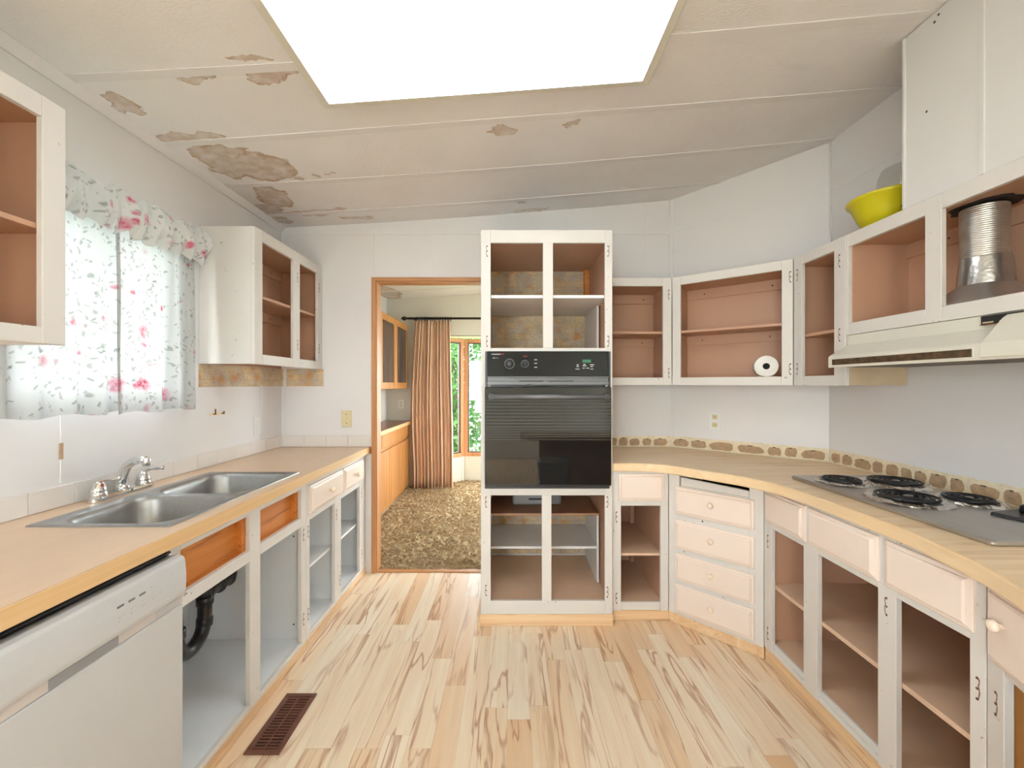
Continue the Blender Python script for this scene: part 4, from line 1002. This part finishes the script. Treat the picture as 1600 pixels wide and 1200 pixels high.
fo = offs(fr, .010)
g = Geo(); N = len(fr)
for i in range(N):
    (xa, ya), (xb, yb) = fr[i], fo[i]
    xm, ym = xa*.3+xb*.7, ya*.3+yb*.7
    g.v += [(xa, ya, .867), (xm, ym, .867), (xb, yb, .872), (xb, yb, HT-.005), (xm, ym, HT-.0008), (xa, ya, HT-.0005)]
for i in range(N-1):
    for k in range(6): g.f.append((6*i+k, 6*i+(k+1) % 6, 6*i+6+(k+1) % 6, 6*i+6+k))
g.f += [(5, 4, 3, 2, 1, 0), tuple(6*(N-1)+k for k in range(6))]
g.build('edge_band', 'edge_r', ctr)

# torn backsplash: adhesive strip and bare patches, as pieces of the walls behind the counter
def blob(F, u, w, du, dw, parent, seed, v=-.0022):
    rr = random.Random(seed); n = 14; pts = []
    for k in range(n):
        a = 2*PI*k/n; r = (abs(math.cos(a))**5+abs(math.sin(a))**5)**(-1/5)*rr.uniform(.80, 1.0)
        pts.append((u+du*r*math.cos(a), w+dw*r*math.sin(a)))
    vs = [F.p(a, v-.0012, b) for a, b in pts]+[F.p(a, v+.001, b) for a, b in pts]
    fs = [tuple(range(n)), tuple(range(2*n-1, n-1, -1))]+[(i, (i+1) % n, n+(i+1) % n, n+i) for i in range(n)]
    add('torn_patch', vs, fs, 'scar', parent)
    if rr.random() < .6:
        F.box('dark_fleck', u-du*.2, u+du*.15, v-.0018, v-.0010, w+dw*.76, w+dw*.92, 'screw', parent, 0)
def strip(F, u0, u1, parent, seed, h=.078):
    rr = random.Random(seed); n = int((u1-u0)/.012); top = [(u0+(u1-u0)*i/n, HT+h+rr.uniform(-.003, .003)) for i in range(n+1)]
    vs = [F.p(a, -.0020, HT+.001) for a, b in top]+[F.p(a, -.0020, b) for a, b in top]+[F.p(a, .001, b) for a, b in top]; m = n+1
    fs = [(i, i+1, m+i+1, m+i) for i in range(n)]+[(m+i, m+i+1, 2*m+i+1, 2*m+i) for i in range(n)]
    add('adhesive_strip', vs, fs, 'adh', parent)
    u = u0+.015; k = 0
    while u < u1-.03:
        w = rr.choice((.06, .07, .08, .11, .16)); w = min(w, u1-.008-u)
        hh = rr.uniform(.054, .064)
        blob(F, u+w/2, HT+.005+hh/2+rr.uniform(0, .003), w/2, hh/2, parent, seed*100+k); u += w+rr.uniform(.006, .016); k += 1
strip(Frame(0, YB, 0), .572, CA[0], wall_back, 11)
strip(FW, .004, WLEN-.004, wall_diag, 12)
strip(Frame(XR, CB[1], -90), .004, 1.5, wall_right, 13)

# cooktop
ck = thing('cooktop', 'stainless electric cooktop with four coil burners on foil rings', 'cooktop', (1.57, 1.6, HT))
L = [rloop(1.568, 1.605, .225, .425, .012, HT+.001, 5), rloop(1.568, 1.605, .227, .427, .012, HT+.006, 5), rloop(1.568, 1.605, .227, .427, .012, HT+.012, 5), rloop(1.568, 1.605, .222, .422, .010, HT+.016, 5)]
n = len(L[0]); vs = [p for l in L for p in l]; fs = [(k*n+i, k*n+(i+1) % n, (k+1)*n+(i+1) % n, (k+1)*n+i) for k in range(3) for i in range(n)]+[tuple(range(3*n, 4*n)), tuple(range(n-1, -1, -1))]
add('top_plate', vs, fs, 'steel_dark', ck)
for bi, (bx, by, r) in enumerate(((1.475, 1.885, .080), (1.682, 1.852, .100), (1.497, 1.597, .102), (1.705, 1.575, .080))):
    rr = random.Random(bi); seg = 48; prof = [(r*.25, .004), (r*.85, .003), (r*1.0, .006), (r*1.13, .010), (r*1.24, .006), (r*1.30, .0015)]
    v, f = lathe_geo(prof, (bx, by, HT+.015), (0, 0, 1), seg)
    v = [Vector((p.x, p.y, p.z+rr.uniform(-.0022, .0035)*(1 if i >= 3*seg else .2))) for i, p in enumerate(v)]
    pan = add('drip_pan', v, f, 'foil', ck)
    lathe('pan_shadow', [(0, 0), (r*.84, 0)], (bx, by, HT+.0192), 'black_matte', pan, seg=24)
    path = []; T = 4.6 if r > .09 else 3.8
    for k in range(int(T*28)+1):
        t = k/(int(T*28)); a = t*T*2*PI; path.append((bx+(r*.2+(r*.78)*t)*math.cos(a), by+(r*.2+(r*.78)*t)*math.sin(a), HT+.030))
    tube('coil', path, .0052, 'coil', ck, 7)
    lathe('coil_hub', [(0, .006), (r*.14, .005), (r*.16, -.004)], (bx, by, HT+.028), 'steel', ck, seg=14)
    for a in (0.3, 0.3+2*PI/3, 0.3+4*PI/3): tube('coil_support', [(bx, by, HT+.023), (bx+r*math.cos(a), by+r*math.sin(a), HT+.023)], .0022, 'steel', ck, 5)
add('control_plate', [(1.60, 1.415, HT+.0165), (1.785, 1.46, HT+.0165), (1.785, 1.20, HT+.0165), (1.66, 1.20, HT+.0165), (1.602, 1.413, HT+.027), (1.783, 1.458, HT+.027), (1.783, 1.202, HT+.027), (1.662, 1.202, HT+.027)], BOXF, 'charcoal', ck, bev=.0015)
for (x, y) in ((1.71, 1.40), (1.735, 1.335), (1.735, 1.275), (1.735, 1.225)): lathe('burner_knob', [(0, .024), (.014, .024), (.018, .018), (.020, 0), (0, 0)], (x, y, HT+.0272), 'black_matte', ck, seg=16)

# ------------------------------------------------------------------ right run, wall cabinets
U1, U2 = (1.039, 2.743), (1.548, 2.323)
UB = Frame(0, 2.743, 0); UD = Frame(U1[0], U1[1], math.degrees(math.atan2(U2[1]-U1[1], U2[0]-U1[0]))); UR = Frame(U2[0], U2[1], -90)
LU = math.hypot(U2[0]-U1[0], U2[1]-U1[1]); WT = 2.058
upper('wall_cabinet', UB, 'doorless white wall cabinet with tan shelf directly right of the oven cabinet', .572, 1.037, 1.36, WT, [(.60, .981, 1.41, 2.004)], (.8, 2.9, 1.36), .312, shelf=1.712, hinges=[(1.018, 1.95, 0), (1.018, 1.44, 0)])
upper('wall_cabinet', UD, 'doorless white diagonal corner wall cabinet holding a paper towel roll', .002, LU-.002, 1.36, WT, [(.054, LU-.055, 1.41, 2.004)], (1.4, 2.7, 1.36), .262, shelf=1.712, hinges=[(LU-.016, 1.96, 0), (LU-.016, 1.45, 0)])
upper('wall_cabinet', UR, 'doorless narrow white wall cabinet between the corner cabinet and range hood', .002, .362, 1.36, WT, [(.066, .292, 1.41, 2.008)], (1.7, 2.14, 1.36), .286, shelf=1.635, hinges=[(.03, 1.96, 1), (.03, 1.45, 1), (.325, 1.95, 0), (.325, 1.60, 0)], nail=False, ends='plate_brown')
oh = upper('wall_cabinet', UR, 'doorless white wall cabinet above the range hood with exhaust duct inside', .3625, 1.40, 1.594, WT, [(.376, .739, 1.648, 2.0), (.80, 1.34, 1.648, 2.0)], (1.7, 1.45, 1.594), .286)
# paper towel
pt = thing('paper_towel_roll', 'white paper towel roll lying in the corner wall cabinet', 'paper towels', (1.49, 2.50, 1.4065))
ax = Vector((.45, .893, 0)).normalized(); pc = Vector((1.452, 2.412, 1.4695))
lathe('roll', [(.018, 0), (.058, .0), (.0605, .003), (.0605, .13), (.058, .133), (.018, .133)], pc, 'paper', pt, tuple(ax), 28)
lathe('core', [(.0185, .001), (.0185, .131), (.017, .131), (.017, .001), (.0185, .001)], pc, 'card', pt, tuple(ax), 20)
lathe('core_back', [(0, .07), (.017, .07)], pc, 'screw', pt, tuple(ax), 20)
# range hood
hd = thing('range_hood', 'almond range hood with greasy front grille under the wall cabinet', 'range hood', (1.68, 1.5, 1.44))
h0, h1 = yr(1.957)-yr(2.323)+0, 0
h0 = 2.323-1.957; h1 = 2.323-1.03
UR.prism('canopy', [(.004, 1.592), (.006, 1.548), (-.078, 1.497), (-.083, 1.490), (-.083, 1.443), (-.075, 1.443), (-.072, 1.485), (.02, 1.535), (.27, 1.535), (.285, 1.535), (.285, 1.592)], h0+.001, h1, 'hood', hd)
for a, b in ((h0+.001, h0+.006), (h1-.005, h1)): UR.prism('hood_side', [(-.0825, 1.444), (.285, 1.444), (.285, 1.538), (.02, 1.538), (-.0825, 1.49)], a, b, 'hood', hd)
UR.box('grease_filter', h0+.008, h1-.006, -.070, .284, 1.4455, 1.450, 'grease', hd)
UR.box('front_grille', h0+.025, 2.323-1.345, -.0850, -.0825, 1.454, 1.480, 'grease', hd, .0005)
UR.box('grille_frame', h0+.020, 2.323-1.340, -.0842, -.0825, 1.450, 1.484, 'hood', hd, .0005)
UR.prism('blower_cover', [(.0035, 1.59), (-.020, 1.574), (-.088, 1.494), (-.090, 1.450), (.0, 1.45)], 2.323-1.318, h1-.01, 'hood', hd, .002)
sw = UR.box('switch_plate', 2.323-1.392, 2.323-1.275, -.004, .004, 1.562, 1.590, 'black_matte', hd)
UR.box('plate_border', 2.323-1.394, 2.323-1.273, -.0045, -.002, 1.560, 1.5625, 'hinge', sw, 0)
UR.box('badge', 2.323-1.305, 2.323-1.281, -.0052, -.004, 1.570, 1.585, 'switch_cream', sw, 0); UR.box('rocker', 2.323-1.385, 2.323-1.355, -.0052, -.004, 1.566, 1.570, 'switch_cream', sw, 0); UR.box('rocker', 2.323-1.337, 2.323-1.323, -.0052, -.004, 1.566, 1.570, 'switch_cream', sw, 0)
# exhaust duct
dt = thing('exhaust_duct', 'silver corrugated exhaust duct rising from the range hood', 'duct', (1.69, 1.505, 1.645))
prof = []; z = 1.805
while z < 2.000:
    prof += [(.0615, z), (.0640, z+.003), (.0615, z+.006)]; z += .0075
lathe('flexible_pipe', prof, (1.69, 1.512, 0), 'duct', dt, seg=28)
rr = random.Random(5); v, f = lathe_geo([(.0735, 1.716), (.073, 1.73), (.071, 1.76), (.0685, 1.79), (.0655, 1.816)], (1.69, 1.508, 0), seg=28); v = [p+Vector((rr.uniform(-.001, .001), rr.uniform(-.001, .001), rr.uniform(-.002, .002))) for p in v]
add('tape_collar', v, f, 'tape', dt, True)
Lp = [[(1.69+a*.13, 1.505+b*.14, 1.645) for a, b in [(math.copysign(min(1, abs(math.cos(t))*1.35), math.cos(t)), math.copysign(min(1, abs(math.sin(t))*1.35), math.sin(t))) for t in [2*PI*k/28 for k in range(28)]]],
      [(1.69+.073*math.cos(2*PI*k/28), 1.507+.073*math.sin(2*PI*k/28), 1.72) for k in range(28)]]
add('transition_boot', Lp[0]+Lp[1], [(k, (k+1) % 28, 28+(k+1) % 28, 28+k) for k in range(28)], 'steel_dark', dt, True)
rr = random.Random(8); pts = [(1.69+.086*rr.uniform(.85, 1.1)*math.cos(2*PI*k/22), 1.512+.10*rr.uniform(.85, 1.1)*math.sin(2*PI*k/22)) for k in range(22)]
prism('cut_opening', pts, 2.004, 2.0075, 'gap', dt)

# boxed duct chase above the hood cabinet
ch = thing('duct_chase', 'white boxed duct chase rising from the hood cabinet to the ceiling', 'duct chase', (1.7, 1.3, 2.06))
CH0, CH1 = 1.68, .93; zc = ceil(1.55)-.004
box('front_panel', 1.556, 1.568, 1.405, CH0-.012, WT+.002, zc, 'white_clean', ch); box('front_panel', 1.556, 1.568, CH1, 1.39, WT+.002, zc, 'white_clean', ch)
box('joint_batten', 1.552, 1.566, 1.388, 1.407, WT+.002, zc, 'white_clean', ch, .002)
box('corner_trim', 1.550, 1.575, CH0-.012, CH0, WT+.002, zc, 'white_clean', ch, .002); box('corner_trim', 1.575, 1.60, CH0-.002, CH0+.003, WT+.002, zc, 'oak', ch, .001)
box('side_panel', 1.575, XR-.002, CH0-.014, CH0-.002, WT+.002, ceil(1.575)-.004, 'white_clean', ch)
FCH = Frame(1.556, 0, -90)
for yy, w in ((1.555, 2.70), (1.585, 2.39), (1.54, 2.715)): screw(FCH, -yy, 0, w, ch)
# bowl on top of the cabinets
bo = thing('yellow_bowl', 'yellow plastic bowl on top of the wall cabinets', 'bowl', (1.69, 1.90, WT))
lathe('shell', [(.0, .002), (.075, .002), (.085, .008), (.118, .07), (.140, .125), (.152, .130), (.154, .142), (.146, .146), (.135, .128), (.112, .07), (.08, .014), (0, .010)], (1.69, 1.895, WT), 'yellow', bo, seg=40)
v, f = lathe_geo([(0, .018), (.070, .022), (.100, .065), (.095, .09), (.04, .112), (0, .116)], (1.70, 1.87, WT), seg=20); rr = random.Random(2)
cl = thing('green_cloth', 'crumpled green cloth inside the yellow bowl', 'cloth', (1.70, 1.87, WT+.05)); add('folds', [p+Vector((rr.uniform(-.008, .008), rr.uniform(-.008, .008), rr.uniform(-.006, .006))) for p in v], f, 'green', cl, True)
jr = thing('glass_bowl', 'clear upturned glass bowl behind the yellow bowl', 'bowl', (1.72, 1.86, WT+.14))
lathe('shell', [(.085, .148), (.083, .17), (.078, .23), (.065, .262), (.04, .275), (0, .278)], (1.715, 1.865, WT), 'clear', jr, seg=30)

# ------------------------------------------------------------------ ceiling light
lf = thing('ceiling_light', 'large bright rectangular fluorescent ceiling light', 'ceiling light', (-.11, 1.5, 2.55))
LX0, LX1, LY0, LY1 = -.785, .570, 1.13, 1.768
def lp(x, y, d): return (x, y, ceil(x)-d)
def ring(ix, d): return [lp(LX0+ix, LY0+ix, d), lp(LX1-ix, LY0+ix, d), lp(LX1-ix, LY1-ix, d), lp(LX0+ix, LY1-ix, d)]
R = [ring(0, -.002), ring(0, .026), ring(.004, .031), ring(.034, .034)]
add('frame', [p for r in R for p in r], [(k*4+i, k*4+(i+1) % 4, k*4+4+(i+1) % 4, k*4+4+i) for k in range(3) for i in range(4)], 'hood', lf)
g = Geo(); nx = 10
for i in range(nx+1):
    x = LX0+.034+(LX1-LX0-.068)*i/nx
    g.v += [(x, LY0+.034, ceil(x)-.031), (x, LY1-.034, ceil(x)-.031)]
for i in range(nx): g.f.append((2*i, 2*i+1, 2*i+3, 2*i+2))
g.build('diffuser', 'diffuser', lf)
